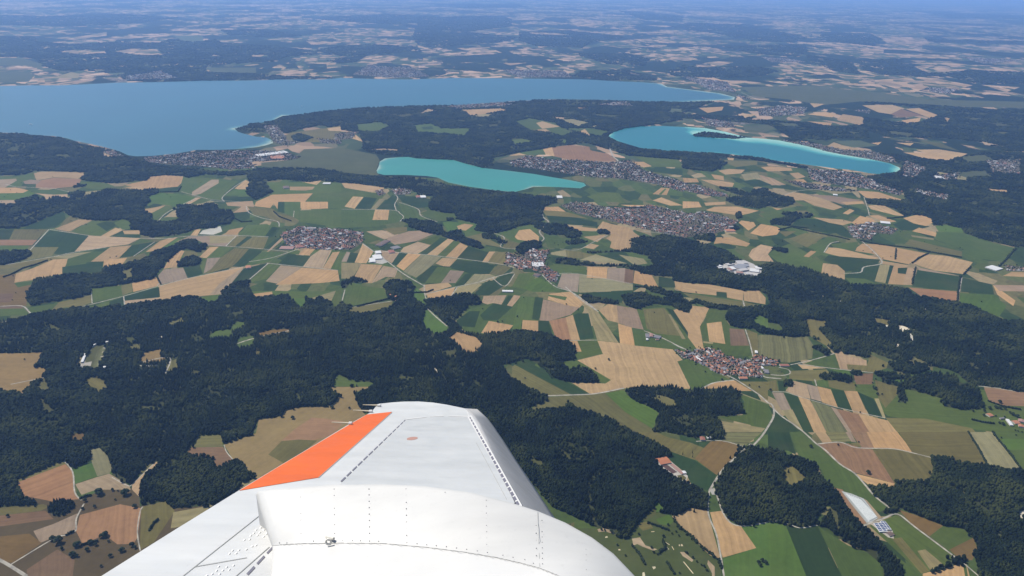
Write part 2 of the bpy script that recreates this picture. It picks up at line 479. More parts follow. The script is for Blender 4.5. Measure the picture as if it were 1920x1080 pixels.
WOODS = """
A1 F 0,742 100,752 200,765 330,775 420,803 480,817 560,832 620,847 690,877 740,888 800,900 850,925 900,935 1100,950 1280,968 1390,965 1390,985 1290,990 1160,980 1060,1000 1030,990 930,985 830,995 830,1015 720,1025 660,1033 560,1025 450,1010 490,972 330,963 190,963 130,985 0,988
B1 F 1390,65 1480,45 1640,45 1800,50 1930,70 1930,130 1800,115 1740,125 1600,110 1500,120 1510,160 1530,185 1490,200 1440,225 1390,195 1400,130
B2 F 0,75 200,95 250,95 430,105 530,120 640,150 720,165 850,175 980,185 1000,195 1100,202 1170,205 1210,215 1215,240 1140,262 1130,300 1130,340 1100,370 1060,360 1010,370 970,385 920,400 860,415 800,405 750,395 770,360 700,345 640,330 600,345 590,330 650,330 640,300 560,295 500,280 490,250 520,205 470,200 430,195 420,180 330,165 300,160 240,155 100,135 0,128
B1 F 0,255 90,250 90,230 200,200 260,225 320,207 400,215 380,190 440,175 480,180 470,207 520,185 600,165 700,170 890,165 890,185 830,210 850,230 800,280 850,310 860,350 1000,345 990,260 1060,255 1130,260 1170,245 1220,245 1225,280 1290,285 1320,315 1290,360 1220,365 1210,385 1120,385 1050,410 980,425 860,435 790,420 790,395 740,390 735,350 690,330 640,345 530,340 420,325 370,300 360,285 150,370 100,385 0,385
B1 g 870,335 940,320 1010,322 1000,340 900,348
B1 F 0,515 150,512 180,530 130,565 30,590 0,618
B1 F 590,600 700,590 750,570 800,560 870,520 960,490 1040,455 1110,450 1110,475 1165,480 1160,500 1110,520 1060,500 1020,505 960,550 900,620 860,670 800,680 750,690 620,710 560,720 510,720 510,760 420,780 300,800 180,820 150,780 180,700 190,670 350,650 450,640 570,640
B1 o 680,625 745,605 750,665 700,680
B1 F 1000,580 1030,560 1080,540 1130,560 1120,585 1060,600 1000,602
B1 F 415,145 440,137 485,140 480,152 420,155
B2 F 340,345 410,330 450,345 500,345 560,370 565,395 590,420 600,410 670,395 670,420 700,440 780,470 800,495 770,500 660,460 600,440 560,425 460,405 380,375 380,360
B2 F 790,420 830,410 870,430 900,450 930,460 925,475 890,470 860,445 800,445
B2 F 980,500 1010,475 1060,460 1120,460 1125,490 1070,510 1050,540 1000,530
B2 F 1090,350 1160,360 1250,365 1290,380 1350,415 1340,440 1280,440 1250,420 1160,420 1130,400 1090,380
B2 F 1260,460 1340,445 1385,460 1330,475 1270,475
B2 F 1440,400 1470,390 1510,405 1500,418 1450,415
B2 F 0,690 70,660 150,680 150,690 50,690 30,720 0,720
B2 F 0,800 50,800 60,850 0,870
B2 F 1350,770 1400,765 1450,790 1560,800 1560,810 1480,805 1420,800 1380,805
B2 F 1570,765 1650,755 1740,760 1790,780 1800,790 1700,800 1700,835 1650,835 1600,820
B2 F 1700,715 1760,720 1820,745 1920,760 1920,840 1870,830 1850,800 1810,780 1900,785 1800,755 1740,740
B3 F 0,770 20,790 55,830 30,860 0,855
B3 F 120,820 240,820 330,825 340,840 240,840 150,835
B3 F 1030,222 1200,225 1240,230 1260,215 1240,185 1100,130 1020,95 1190,75 1240,55 1300,0 1500,0 1700,-50 1920,-20 1920,500 1870,490 1700,450 1580,410 1570,385 1480,365 1410,370 1400,330 1330,305 1250,315 1200,280 1150,260 1040,245
A3 F 1020,660 1200,690 1330,690 1450,640 1560,625 1920,625 1920,850 1820,850 1680,800 1500,780 1150,770 1060,740 1020,740
A3 F 340,670 500,680 700,690 850,715 1020,700 1050,780 870,775 800,790 700,780 620,785 580,760 520,720 480,700 340,690
A3 F 0,640 200,650 400,660 340,690 200,680 0,665
A3 F 1000,570 1500,600 1700,615 1920,625 1920,650 1560,640 1300,600 1050,585
A3 F 550,780 700,790 800,830 950,870 1100,860 1250,880 1530,920 1700,1000 1920,1020 1920,1080 1500,1080 1340,1040 1300,1000 1220,960 1240,930 1180,900 1000,880 820,840 640,800
A3 F 0,855 180,865 190,890 250,920 170,965 0,950
A3 F 180,868 400,885 640,930 700,940 690,950 560,925 400,900 240,885
B3 F 200,155 300,165 380,190 400,165 470,160 500,190 620,215 625,245 560,270 470,260 430,275 300,255 240,230 250,210 330,205
B3 F 545,300 620,300 720,300 725,325 660,325 620,350 600,370 500,365 490,340 560,330 590,320
B3 F 295,305 325,290 330,325 305,330
B3 F 200,370 300,370 320,390 260,395 210,400
B3 F 510,490 590,505 598,520 560,522 510,505
B3 F 70,400 130,395 180,430 170,460 60,445
B3 F -290,450 -230,430 -170,440 -110,425 0,445 150,480 250,515 290,545 430,600 520,580 700,610 820,655 900,680 940,700 1100,705 1260,730 1290,765 1480,790 1640,830 1720,870 1800,905 1930,930 @C4 1920,770 1890,780 1700,745 1570,735 1500,715 1420,640 1350,610 1200,585 1190,560 1100,520 1020,560 1000,530 940,540 850,510 780,480 780,440 770,500 750,530 690,515 640,500 570,495 540,460 500,490 440,430 370,400 310,360 150,368 120,360 0,350 @C3 1860,340 1800,300 1700,300 1640,280 1600,230 1620,180 1650,150 1760,150 1920,140 @B3 490,828 480,760 430,735 340,732 150,698 0,688 @B2 1870,680 1860,655 1800,655 1700,640 1600,600 1500,600 1350,595 1210,580 1200,560 1290,555 1350,575 1500,590 1650,590 1700,610 1760,590 1720,540 1640,520 1560,515 1400,525 1380,520 1560,512 1630,500
C3 y 1800,240 1850,205 1920,230 1920,320 1830,280
C4 g 0,260 60,262 105,290 105,335 0,320
C4 o 280,230 440,250 440,290 380,310 500,440 430,430 300,350
C4 o 780,225 920,240 900,290 820,270
C4 F 890,600 900,565 1000,555 1190,580 1200,610 1120,645 1050,640 950,620
C4 F 790,640 830,622 960,645 1100,665 1200,640 1380,650 1430,680 1420,700 1560,740 1610,850 1610,905 1480,915 1320,890 1305,830 1240,810 1100,770 1010,750 860,710 850,680
C4 F 970,750 1020,760 1020,800 1050,850 1030,865 990,850 965,790
C4 y 890,685 1030,690 1020,720 950,715
C4 F 380,660 440,640 560,650 650,675 650,695 600,715 500,690 430,690 390,680
C4 F 610,625 640,620 710,645 700,660 640,655
C4 F 330,440 400,440 410,460 460,480 460,500 420,505 400,480 340,455
C4 F 120,700 170,690 185,720 170,745 130,740
C3 F 850,765 960,740 1100,745 1200,740 1300,765 1440,755 1640,750 1710,790 1710,870 1740,940 1600,960 1530,960 1560,1010 1590,1080 @D3 1590,50 1480,60 1440,20 1380,50 1300,30 1160,0 @C3 1060,1080 1080,990 1110,940 1050,900 930,850 860,800
C3 o 1060,820 1110,800 1220,840 1230,890 1150,890
C3 F 1400,470 1430,455 1490,470 1470,490
C3 F 510,60 560,55 640,75 700,90 800,110 790,125 650,110 580,115 530,90
C3 F 820,55 1000,40 1100,80 1240,90 1290,75 1350,130 1330,190 1240,160 1190,130 1050,120 960,160 880,145 840,110
C3 F 1000,0 1100,0 1160,25 1250,50 1290,85 1250,80 1150,40 1060,25
C3 F 1300,130 1380,90 1480,120 1620,150 1580,165 1480,150 1380,110
D4 F -220,110 -120,105 0,140 80,150 180,190 350,240 380,330 480,420 500,480 430,570 370,620 340,700 220,720 0,665 -130,705 -220,700 -320,640 -360,540 -400,430 -390,400 -360,320 -320,260 -240,170
D4 F 480,420 520,440 560,520 640,640 700,700 800,790 900,900 1000,1010 1030,1080 920,1080 860,1000 740,900 620,850 540,800 450,720 360,700 420,650 480,560
D4 o 110,260 180,250 280,340 260,380 170,420 120,380
D4 F 750,410 860,400 950,425 960,380 1230,370 1240,300 1225,190 1380,200 1440,240 1650,260 1800,290 1920,290 1920,1080 1690,1080 1560,960 1530,920 1575,870 1540,790 1470,730 1310,700 1100,620 990,570 960,600 900,620 840,600 910,565 850,510 800,480
D4 F 1320,1010 1420,950 1480,955 1490,985 1400,1000 1280,1045 1230,1055 1250,1020
C1 F 0,275 130,237 235,197 370,177 560,142 620,150 780,150 940,130 1080,115 1200,100 1290,90 1350,62 1480,70 1560,110 1610,110 1660,60 1700,-10 1790,-40 1870,-55 1860,-10 1890,45 @C2 0,80 130,60 240,55 290,110 330,160 370,150 370,80 440,100 480,75 560,110 550,150 600,150 640,110 710,115 720,150 690,180 640,195 800,195 900,180 1000,150 1060,105 1000,90 980,40 960,-10 1020,-55 1090,-60 1170,-40 1200,30 1200,90 1280,150 1275,100 1480,60 1600,35 1690,90 1680,125 1600,130 1490,245 1560,330 1690,350 @C3 0,330 100,322 200,340 290,360 380,400 430,400 472,460 472,540 390,545 380,580 420,620 500,600 560,600 630,660 650,712 500,712 400,702 310,672 270,602 200,572 120,530 80,530 0,562 -80,580 0,690 130,760 272,815 260,850 110,905 130,925 380,905 430,865 520,920 700,970 900,1080 @D3 1050,70 1180,150 1200,180 1150,190 1080,210 1100,250 1160,310 1230,350 1300,380 1370,410 1480,460 1475,560 1470,585 1330,570 1290,600 1230,630 1180,620 1100,600 1050,570 1000,640 930,700 900,740 870,800 800,800 750,740 690,720 640,720 560,680 300,560 0,200 -300,-100 @C2 790,930 760,860 730,790 880,755 700,760 560,742 620,810 600,850 540,890 350,890 220,910 200,960 20,990 @D1 1880,25 1680,95 1660,18 1500,20 1430,100 1380,180 1560,180 1620,272 1700,250 1760,210 1810,230 1870,290 1920,350 1780,450 1700,492 1600,547 1500,545 1350,577 1290,567 1240,512 1160,530 1060,560 1045,480 1040,400 1100,320 1200,230 1160,215 1060,290 980,390 900,370 840,320 845,270 800,160 740,110 670,130 690,200 650,235 560,270 480,215 130,370 170,480 240,500 380,460 400,500 340,560 200,590 0,620 0,300
C2 y 1248,250 1275,160 1310,165 1380,230 1440,290 1430,320 1340,345 1270,300
C2 w 1443,375 1510,330 1650,370 1700,422 1640,492 1560,482 1500,402
C2 g 555,738 615,650 770,700 885,710 880,740
C2 j 550,742 880,740 730,785 760,860 800,930 @FU 760,850 600,980 @D1 1920,350 1810,230 1750,210 1680,95 1920,10 @C2 20,990 200,960 220,910 350,890 540,890 600,850 620,810
FU r 528,826 555,803 585,783 612,785 645,790 625,815 590,825
FU o 503,852 528,827 560,824 595,826 560,856 540,873
FU p 455,905 480,897 560,930 500,990 420,960
D1 o 1430,112 1500,25 1660,20 1672,107
D1 b 1390,187 1420,115 1672,110 1752,215 1630,277 1600,200 1540,182
C1 j 0,470 130,490 340,480 300,540 270,590 350,600 320,670 250,720 160,800 100,770 0,717
C1 j 1075,490 1210,455 1200,520 1260,520 1200,560 1050,560
C1 s 1045,580 1180,575 1170,600 1060,588
C1 o 1250,560 1330,530 1330,600 1240,640
C1 o 650,682 730,660 820,730 750,792 660,742
C1 o 260,742 330,672 390,762 330,782
C1 o 960,430 1050,420 1062,460 970,467
C1 o 1250,270 1360,220 1380,250 1290,290
C1 g 1570,362 1620,320 1720,310 1770,255 1830,255 1830,290 1730,330 1762,360 1580,382
C1 g 1780,372 1920,350 1900,442 1780,442
C1 l 600,600 690,440 830,410 800,440 740,610
C1 n 690,600 730,470 800,430 765,500 740,600
C2 q 0,342 130,312 302,302 250,342 60,367
C2 o 0,450 45,450 30,480 0,510
D1 q 530,20 640,0 650,10 620,70 540,85
B2 g 10,812 50,700 240,722 262,782 50,822
B2 o 30,862 60,827 290,792 280,822 130,862
B2 y 400,782 410,712 460,742 482,792 460,812
D1 e 150,480 480,440 610,505 840,400 1040,430 1050,560 1240,515 1300,575 1600,547 1780,450 1300,1082 0,1082 0,620 200,590 340,560
D1 r 130,377 490,240 550,300 560,450 602,502 400,522 250,492 170,482
D1 o 100,370 480,215 490,238 140,375
D1 b 0,742 340,590 402,652 0,852
D1 k 250,742 400,690 580,610 560,742 400,792 300,832
D1 q 0,882 220,762 312,832 100,982
D1 r 600,622 900,542 1062,572 1030,792 1000,840 880,842 800,782 740,790 620,842 570,742
D1 y 545,280 690,232 730,330 565,387
D1 p 670,127 740,115 800,165 845,270 820,310 730,332 690,232
D1 t 565,392 730,337 820,312 970,402 980,432 720,432 610,472
D1 t 990,392 1170,225 1190,232 1100,302 1050,402 1040,482 990,432
D1 o 1060,562 1240,517 1312,592 1150,832 1050,882
D1 p 1300,602 1600,547 1400,702 1280,722
D1 o 0,642 330,542 370,562 300,592 0,742
D1 b 200,1032 430,880 560,960 480,1082 250,1082
D1 r 0,972 200,1082 0,1082
D1 F 350,590 400,520 480,505 550,520 570,560 480,622 420,635
FU F 640,206 700,201 800,199 880,197 1016,187 1140,189 1280,192 1340,190 1280,212 1280,225 1200,238 1150,250 1140,257 1160,268 1200,280 1280,285 1280,300 1180,292 1100,268 1050,274 960,288 920,298 925,310 905,315 870,305 820,299 770,294 720,290 690,285 680,278 675,250 640,243 600,235 560,243 540,250 500,248 470,247 445,242 470,233 510,228 530,220 580,212
A1 o 1560,780 1640,745 1830,722 1920,705 1920,800 1700,800
A1 w 1840,722 1920,712 1920,738 1850,735
A1 F 1640,760 1700,755 1760,775 1700,800 1650,790
A2 w 0,765 60,740 120,790 130,800 30,770
A2 g 80,700 220,687 272,710 200,742 100,737
A2 g 410,705 500,695 560,722 730,722 690,762 540,747 430,747
A2 d 450,715 510,710 520,725 460,728
A2 w 680,617 900,610 932,620 800,642 730,650
A2 t 442,640 480,610 540,622
A2 g 970,682 1060,665 1200,690 1240,720 1300,740 1240,767 1180,747 1100,732 1050,730
A2 w 1095,692 1130,682 1232,712 1130,724
A2 w 1045,734 1150,725 1182,744
A2 p 1230,672 1300,670 1400,690 1330,712
A2 g 1250,722 1400,720 1512,740 1450,767
A2 w 1335,742 1370,725 1402,764
A2 p 1390,715 1450,700 1430,718
A2 g 950,787 1020,780 1100,800 980,810
A2 g 1240,790 1270,785 1260,810 1240,808
A2 t 130,842 220,835 332,840 300,852
A2 w 1210,602 1390,607 1370,614
A3 m 340,712 480,700 520,722 450,747 350,742
A3 w 1010,592 1180,590 1250,610 1170,642 1100,632
A3 w 1250,612 1330,608 1442,650 1400,667
A3 b 1170,642 1230,612 1350,650 1220,662
A3 w 1230,677 1340,662 1330,692 1250,692
A3 w 1465,660 1505,665 1490,690
A3 w 700,642 800,628 870,645 840,660
A3 w 870,672 900,642 1022,660 1000,707 950,692
A3 w 700,682 840,690 830,712
A3 w 310,647 422,640 360,667
A3 w 90,607 230,600 222,620 140,635
A3 w 715,580 800,585 740,605
A3 m 850,792 1000,790 1100,820 950,832
A3 w 795,832 850,800 900,817 1062,852 1040,867 900,852
A3 w 1200,802 1300,805 1280,820
A3 w 1060,805 1120,798 1100,815
A3 w 650,790 710,795 700,807
A3 m 1560,882 1700,870 1760,905 1600,915
A3 t 1680,795 1830,828 1700,815
B3 w 1700,160 1830,170 1820,186 1740,180
B3 p 1710,215 1790,235 1740,230
B3 p 1410,60 1600,95 1600,120 1480,110
B3 m 1500,70 1700,60 1740,90 1600,100
D3 c 1075,232 1150,195 1170,200 1320,330 1300,375 1240,350 1150,300
D3 u 1115,248 1150,235 1240,300 1205,312
D3 o 1240,325 1280,320 1310,345 1290,365 1250,355
D3 c 1480,430 1520,420 1535,470 1500,470
B3 i 178,612 235,585 285,590 300,565 345,562 400,585 445,625 440,645 400,665 340,655 265,640 240,620
B2 c 150,575 175,540 200,515 235,545 260,575 230,585
D4 c 770,690 860,668 935,745 945,800 900,790
D3 a 700,785 715,780 718,792 698,794
D3 a 798,878 812,878 814,888 798,888
D3 a 1050,1010 1075,1008 1078,1020 1062,1030
D3 a 978,1055 992,1050 998,1072 985,1078
D3 a 1042,746 1068,744 1068,749 1044,750
D3 a 1250,845 1258,842 1262,856 1252,856
D3 a 1266,842 1276,840 1284,856 1268,856
D3 a 1155,862 1162,862 1180,880 1174,881
D3 a 1148,826 1155,826 1184,845 1180,848
D3 a 1197,858 1202,858 1216,884 1212,884
D3 a 1283,973 1290,972 1362,1060 1356,1063
C1 c 615,520 640,490 640,560 690,550 680,585 630,580 615,615 590,615
C1 c 775,445 800,442 798,452 774,455
C1 c 765,478 785,476 784,482 764,484
C1 c 755,512 775,510 774,516 754,518
C1 c 745,545 765,543 764,549 744,551
C1 c 735,572 752,571 751,577 734,578
C1 c 690,442 725,418 728,426 695,446
C1 c 785,408 825,402 835,415 800,415
C1 c 770,595 800,592 795,604 775,606
C4 G 973,283 1010,283 1062,303 1067,322 1030,322 1010,332 983,315
C4 G 1060,343 1082,343 1090,398 1076,400 1066,367
C4 G 1088,313 1102,310 1100,330 1088,327
C4 G 950,420 978,420 995,442 972,444
C4 G 730,137 772,148 768,163 738,153
C4 G 915,200 962,211 958,223 918,212
C4 G 520,93 548,96 543,109 522,104
C4 G 400,55 414,55 414,78 402,78
C4 G 1168,150 1190,150 1182,185 1168,185
C4 G 1165,238 1177,238 1179,266 1165,266
C4 G 882,278 898,278 895,294 882,292
C4 G 1208,138 1234,135 1228,150 1208,150
C4 l 1190,180 1300,190 1400,210 1380,220 1250,195
C4 l 1350,125 1430,140 1420,150 1340,135
C4 l 560,20 640,40 610,55 560,45
C4 l 1650,395 1710,400 1720,420 1660,415
C4 l 1770,550 1830,565 1870,590 1800,580
C4 l 1540,480 1600,490 1580,530 1550,520
C4 l 750,310 765,310 768,360 800,350 790,370 750,365
C2 G 1337,600 1352,605 1364,642 1350,642
C2 l 1070,660 1180,670 1170,690 1080,690
C2 l 280,780 320,790 350,880 310,850
C2 l 1410,480 1490,460 1500,510 1430,520
C3 G 215,1005 230,1005 225,1030 205,1043 216,1025
D3 G 341,293 354,298 354,347 342,346
D3 l 340,110 380,130 440,190 520,210 500,225 420,210 350,150
D3 l 130,200 230,215 230,260 200,270 140,240
D3 y 1050,560 1090,520 1150,590 1080,600
D3 l 960,650 1080,560 1080,620 1000,670
D4 G 1873,538 1887,538 1903,590 1913,662 1898,662 1888,600
D4 G 1846,403 1856,403 1858,452 1847,451
D4 l 1690,700 1750,750 1760,820 1700,780
D4 l 1370,410 1470,440 1480,465 1390,440
D4 l 540,820 520,600 460,560 470,620
C1 G 1203,360 1228,360 1222,372 1203,372
C1 G 870,335 888,335 888,352 872,352
C1 l 360,260 460,310 450,340 370,300
C1 l 930,370 1000,360 1030,400 960,420
C1 l 1680,120 1730,125 1720,160 1690,150
C1 l 1730,190 1830,170 1820,210 1740,210
C1 l 1410,610 1490,620 1500,670 1440,650
C1 l 1050,880 1200,890 1210,915 1060,915
C1 l 290,820 340,840 400,920 330,940 310,880
C1 p 560,600 600,500 620,520 590,590
A1 l 60,835 110,835 100,850 60,850
A1 t 570,855 660,865 660,885 590,880
A3 l 1160,735 1300,750 1280,770 1170,755
A3 l 1700,690 1830,700 1800,715
A3 l 1320,790 1440,800 1560,850 1450,830
A3 t 1400,985 1450,985 1470,1010 1430,1010
A2 l 660,815 670,815 670,840 660,840
A2 l 820,700 880,698 885,715 830,715
A2 p 740,650 800,642 860,642 800,662
A2 t 1180,655 1265,662 1240,675
A2 l 300,650 380,640 420,650 340,660
A2 l 640,680 700,675 690,690
A2 l 760,700 800,705 780,715
A2 l 500,790 560,800 540,815 490,805
A2 l 860,780 900,790 880,802
A2 g 1000,655 1060,650 1050,662
A2 l 1420,640 1560,650 1540,662 1440,655
A2 m 1850,610 1920,612 1920,635 1840,630
A3 m 0,665 60,672 100,700 20,700
A3 l 1380,700 1500,700 1480,715
A3 l 1560,660 1700,665 1640,680
A3 l 1750,740 1850,745 1800,760
A3 l 1160,700 1240,705 1200,715
A3 l 900,735 1000,745 960,758
A3 l 640,730 700,735 660,745
A3 m 540,690 640,695 660,712 560,710
B3 l 1400,120 1500,150 1460,160
B3 l 1600,240 1680,245 1640,260
B3 l 1740,290 1800,300 1760,310
B3 l 1480,290 1540,300 1500,310
B3 l 1840,240 1900,245 1880,258
A1 l 420,820 470,822 460,835
A1 l 300,870 380,868 400,880 320,885
A1 l 140,905 220,900 200,912
"""
FAR = """
A1 F 0,200 180,205 220,235 400,250 650,235 900,240 960,220 1140,235 1200,215 1240,240 1400,250 1560,260 1790,290 1780,305 1600,320 1560,345 1430,350 1160,375 1150,405 1440,415 1640,430 1920,440 1130,455 900,458 720,455 650,420 500,395 330,395 240,370 200,330 100,320 0,320
A1 m 970,200 1140,198 1145,235 1040,232
A1 w 320,290 450,278 600,285 600,300 450,307
A1 p 650,290 740,272 880,278 930,310 800,312
A1 w 1410,310 1510,308 1510,322 1420,322
A1 m 0,345 120,325 240,360 240,390 150,370 0,365
A1 w 205,455 250,445 255,475 215,470
A1 w 460,415 480,390 500,390 485,413
A1 w 530,393 595,392 590,404 535,403
A1 w 130,440 200,415 190,440 160,452
A1 m 600,412 700,408 660,425
A1 w 1530,380 1570,363 1620,372 1590,395
A1 w 1670,370 1740,370 1740,392 1690,394
A1 w 1835,355 1860,346 1920,350 1920,380 1840,387
A1 w 1540,420 1600,410 1610,430
A1 w 250,210 450,205 600,180 600,200 420,225
A1 p 600,212 740,207 700,217
A1 w 0,12 240,15 250,30 100,28
A1 w 870,55 1040,58 1030,68
A1 w 1560,88 1700,92 1700,110 1580,105
A1 w 1770,108 1920,115 1920,130 1800,120
A1 p 1720,230 1920,235 1900,250 1750,250
A1 F 0,75 300,90 700,80 1000,100 800,130 400,150 0,120
A1 F 1240,170 1500,165 1700,200 1560,215 1300,200
A2 F -110,112 -30,92 300,80 480,95 900,90 960,110 950,150 820,165 700,180 1000,210 900,240 640,255 560,270 430,250 400,200 420,160 330,140 0,120
A2 F 1000,180 1300,170 1600,210 1400,240 1350,270 1100,260 1000,230
A2 F 1300,300 1600,300 1740,330 1700,370 1500,360
A2 F -150,285 -40,262 150,250 400,260 450,290 300,300 0,318
A2 F -80,340 20,322 150,310 80,350 -20,356
A2 F 1350,400 1600,395 1720,430 1780,450 1500,450 1300,430
A2 F 1560,60 1920,90 1920,120 1700,110
A2 F 500,20 1000,25 1050,40 700,45
A2 w 460,325 505,320 510,345 460,348
A2 w 330,130 430,130 430,142
A2 w 650,270 830,265 905,297 750,300
A2 w 910,355 1045,353 950,368
A2 w 1190,360 1300,355 1385,385 1250,372
A2 w 1150,335 1222,333 1180,346
A2 w 1770,325 1852,330 1820,357
A2 w 1270,110 1320,103 1560,130 1330,150
A2 w 1280,170 1390,175 1340,182
A2 w 1040,182 1200,185 1300,200 1100,195
A2 w 265,318 380,325 340,338
A2 w 150,165 400,185 300,205 200,185
A2 w 420,250 510,280 440,275
A2 w 1590,400 1720,430 1640,420
A2 w 1640,220 1830,222 1920,245 1700,238
A2 w 1700,180 1900,175 1850,188
A3 w 1080,450 1300,435 1420,440 1632,480 1550,500 1380,490 1300,520 1180,517 1080,477
A3 w 850,467 930,455 1002,475 920,482
A3 w 690,487 842,495 780,510
A3 w 1680,477 1900,490 1820,517
A3 w 60,432 150,430 220,450 370,455 310,467 130,452
A3 w 510,372 600,370 627,395 570,402
A3 w 120,352 200,345 292,350 200,372
A3 w 640,392 760,385 902,390 780,422
A3 w 840,415 1040,430 1000,446 900,440
A3 w 730,190 800,190 805,207 730,205
A3 w 1100,205 1350,210 1400,245 1300,262 1150,240
A3 w 830,262 970,268 900,277
A3 w 980,235 1050,230 1100,252
A3 w 980,270 1130,280 1130,300 1020,290
A3 w 1150,300 1500,310 1500,330 1250,325
A3 w 1280,340 1500,345 1600,365 1880,400 1860,422 1600,380 1350,355
A3 w 980,400 1080,398 1150,420 1080,425
A3 w 750,330 850,335 870,352 770,350
A3 w 1440,240 1600,265 1500,262
A3 w 1650,260 1850,275 1880,295 1700,280
A3 w 0,60 300,80 400,95 100,90
A3 w 500,120 700,125 650,150 520,140
A3 w 1570,525 1680,540 1600,545
A3 F 1000,340 1200,330 1300,370 1280,395 1520,410 1600,395 1920,430 1920,480 1640,470 1500,430 1300,430 1130,420 1000,390
A3 w 1300,372 1490,380 1502,407 1380,412
A3 F 780,180 1050,190 1120,220 1080,260 900,240 780,225
A3 F 1360,215 1500,225 1920,240 1920,258 1420,240
A3 F -90,155 40,128 380,140 700,210 620,240 380,230 200,190
A3 F 220,260 680,250 700,290 640,320 380,300
A3 F -90,400 0,370 100,380 400,370 540,400 430,430 200,440 -60,425
A3 F 700,310 950,345 1000,420 850,400 720,350
A3 F 1300,60 1700,80 1920,110 1920,125 1500,100
"""
TOWNS = """
FU 270,295 330,290 400,283 460,282 530,285 565,295 540,300 470,303 480,315 430,318 380,312 310,308 270,303
FU 955,303 990,292 1040,300 1080,300 1140,305 1180,300 1210,320 1260,335 1300,348 1280,360 1230,345 1160,335 1110,332 1040,322 990,315 960,312
FU 1050,385 1080,378 1150,390 1220,385 1290,400 1340,400 1385,415 1370,430 1330,440 1280,445 1210,430 1150,415 1080,400
FU 525,440 560,425 640,430 680,435 680,455 660,468 600,468 540,462
B2 930,520 1000,540 1080,500 1170,510 1150,550 1140,590 1222,640 1210,690 1170,682 1130,640 1060,610 1000,620 970,590 920,590
VZ 60,140 280,150 420,110 560,100 720,150 830,230 1200,290 1230,220 1420,240 1600,300 1560,370 1380,370 1300,430 1360,540 1220,540 960,510 720,500 600,440 500,370 320,290 250,270 150,250
B3 930,370 1060,350 1130,370 1210,390 1180,420 1090,410 1050,450 960,440 930,400
B3 700,50 870,60 1000,80 1120,140 1240,180 1220,200 1100,170 950,150 800,130 720,110
B3 0,130 100,145 240,190 260,210 130,200 0,170
B3 0,310 120,290 230,320 260,340 180,350 200,410 60,430 0,440
A3 1250,900 1380,950 1300,1000 1230,990
A3 1400,990 1560,970 1540,1010 1430,1010
A3 420,610 560,595 700,605 680,640 520,655 430,650
A3 960,620 1060,620 1050,640
A3 1700,900 1900,900 1900,980 1740,970
A1 1480,710 1560,700 1620,790 1700,800 1600,820 1540,800
A2 540,600 900,575 1000,590 700,612
A2 1400,590 1600,570 1650,600
A1 700,430 900,400 1000,440 700,453
A2 60,420 150,370 400,380 500,430 300,438
A2 900,390 1250,400 1300,435 1000,435
A3 0,430 250,460 300,520 150,505
A3 300,530 400,560 340,560
A3 440,320 600,330 700,350 500,350
A3 1380,490 1550,500 1500,530 1390,515
A3 1560,320 1900,340 1700,360
A1 1790,780 1920,790 1920,810 1800,805
B2 190,175 230,165 250,190 210,205
B2 280,165 330,160 400,170 380,195 300,195
A3 100,660 280,690 300,720 150,710
A3 560,790 700,825 850,865 1000,890 1180,915 1200,900 1180,880 1060,850 900,840 700,800
A3 560,1010 800,1045 1000,1075 900,1078 700,1060
A1 560,850 640,848 700,880 640,880
B3 1810,590 1900,600 1920,630 1820,625
B3 1300,160 1500,200 1480,230 1350,200
A2 -40,750 100,740 60,780 -30,790
"""
LAKES = {
"wide_lake": """FU 0,165 60,160 110,160 160,158 215,155 300,154 380,151 460,151 520,149 600,149 640,146 700,148 760,149 860,146 960,147 1040,148 1100,149 1150,152 1200,154 1240,157 1252,163 1270,165 1310,170 1350,175 1378,182 1376,187 1330,189 1280,191 1200,190 1120,187 1040,186 960,190 880,196 800,198 720,201 680,202 640,206 600,209 560,216 530,217 522,221 510,226 490,230 470,233 450,239 440,241 446,247 455,250 480,256 500,258 510,263 512,268 500,272 480,276 440,280 410,281 370,281 330,288 290,292 255,293 240,291 225,284 200,277 170,270 140,264 125,259 100,255 60,253 30,249 0,247""",
"small_lake": """FU 712,303 722,297 745,295 765,294 780,297 820,299 850,300 870,306 890,311 905,315 925,317 960,321 1000,326 1040,333 1070,338 1095,343 1099,348 1088,353 1070,352 1050,351 1020,350 1000,350 985,355 965,360 930,357 880,350 840,342 820,333 800,330 760,328 720,328 708,325 706,320 710,312""",
"turquoise_lake": """FU 1138,256 1150,248 1170,241 1200,237 1240,236 1280,238 1320,240 1360,247 1390,255 1400,258 1430,260 1460,263 1500,271 1530,278 1550,284 1580,290 1610,295 1640,300 1670,307 1686,314 1689,320 1680,325 1660,327 1630,325 1600,319 1560,315 1530,311 1500,307 1460,302 1430,296 1400,293 1370,289 1340,286 1300,285 1250,284 1200,277 1170,268 1150,262""",
}
ISLAND = "FU 1300,253 1305,250 1320,248 1345,250 1370,255 1398,258 1380,260 1350,259 1320,257 1302,256"
SHELF = {
"wide_lake": [(436,240,14,90),(425,236,10,160),(500,268,16,110),(480,272,20,60),(530,219,20,70),(1330,185,60,120),(1240,160,30,50)],
"small_lake": [(712,315,12,70),(720,298,14,50),(1000,351,25,25),(960,320,30,12)],
"turquoise_lake": [(1300,246,14,260),(1330,246,20,300),(1370,252,20,260),(1400,262,24,330),(1440,266,26,330),(1480,272,24,260),(1520,282,24,190),(1560,290,24,160),(1610,300,24,140),(1675,318,18,120),(1150,256,20,50)],
}
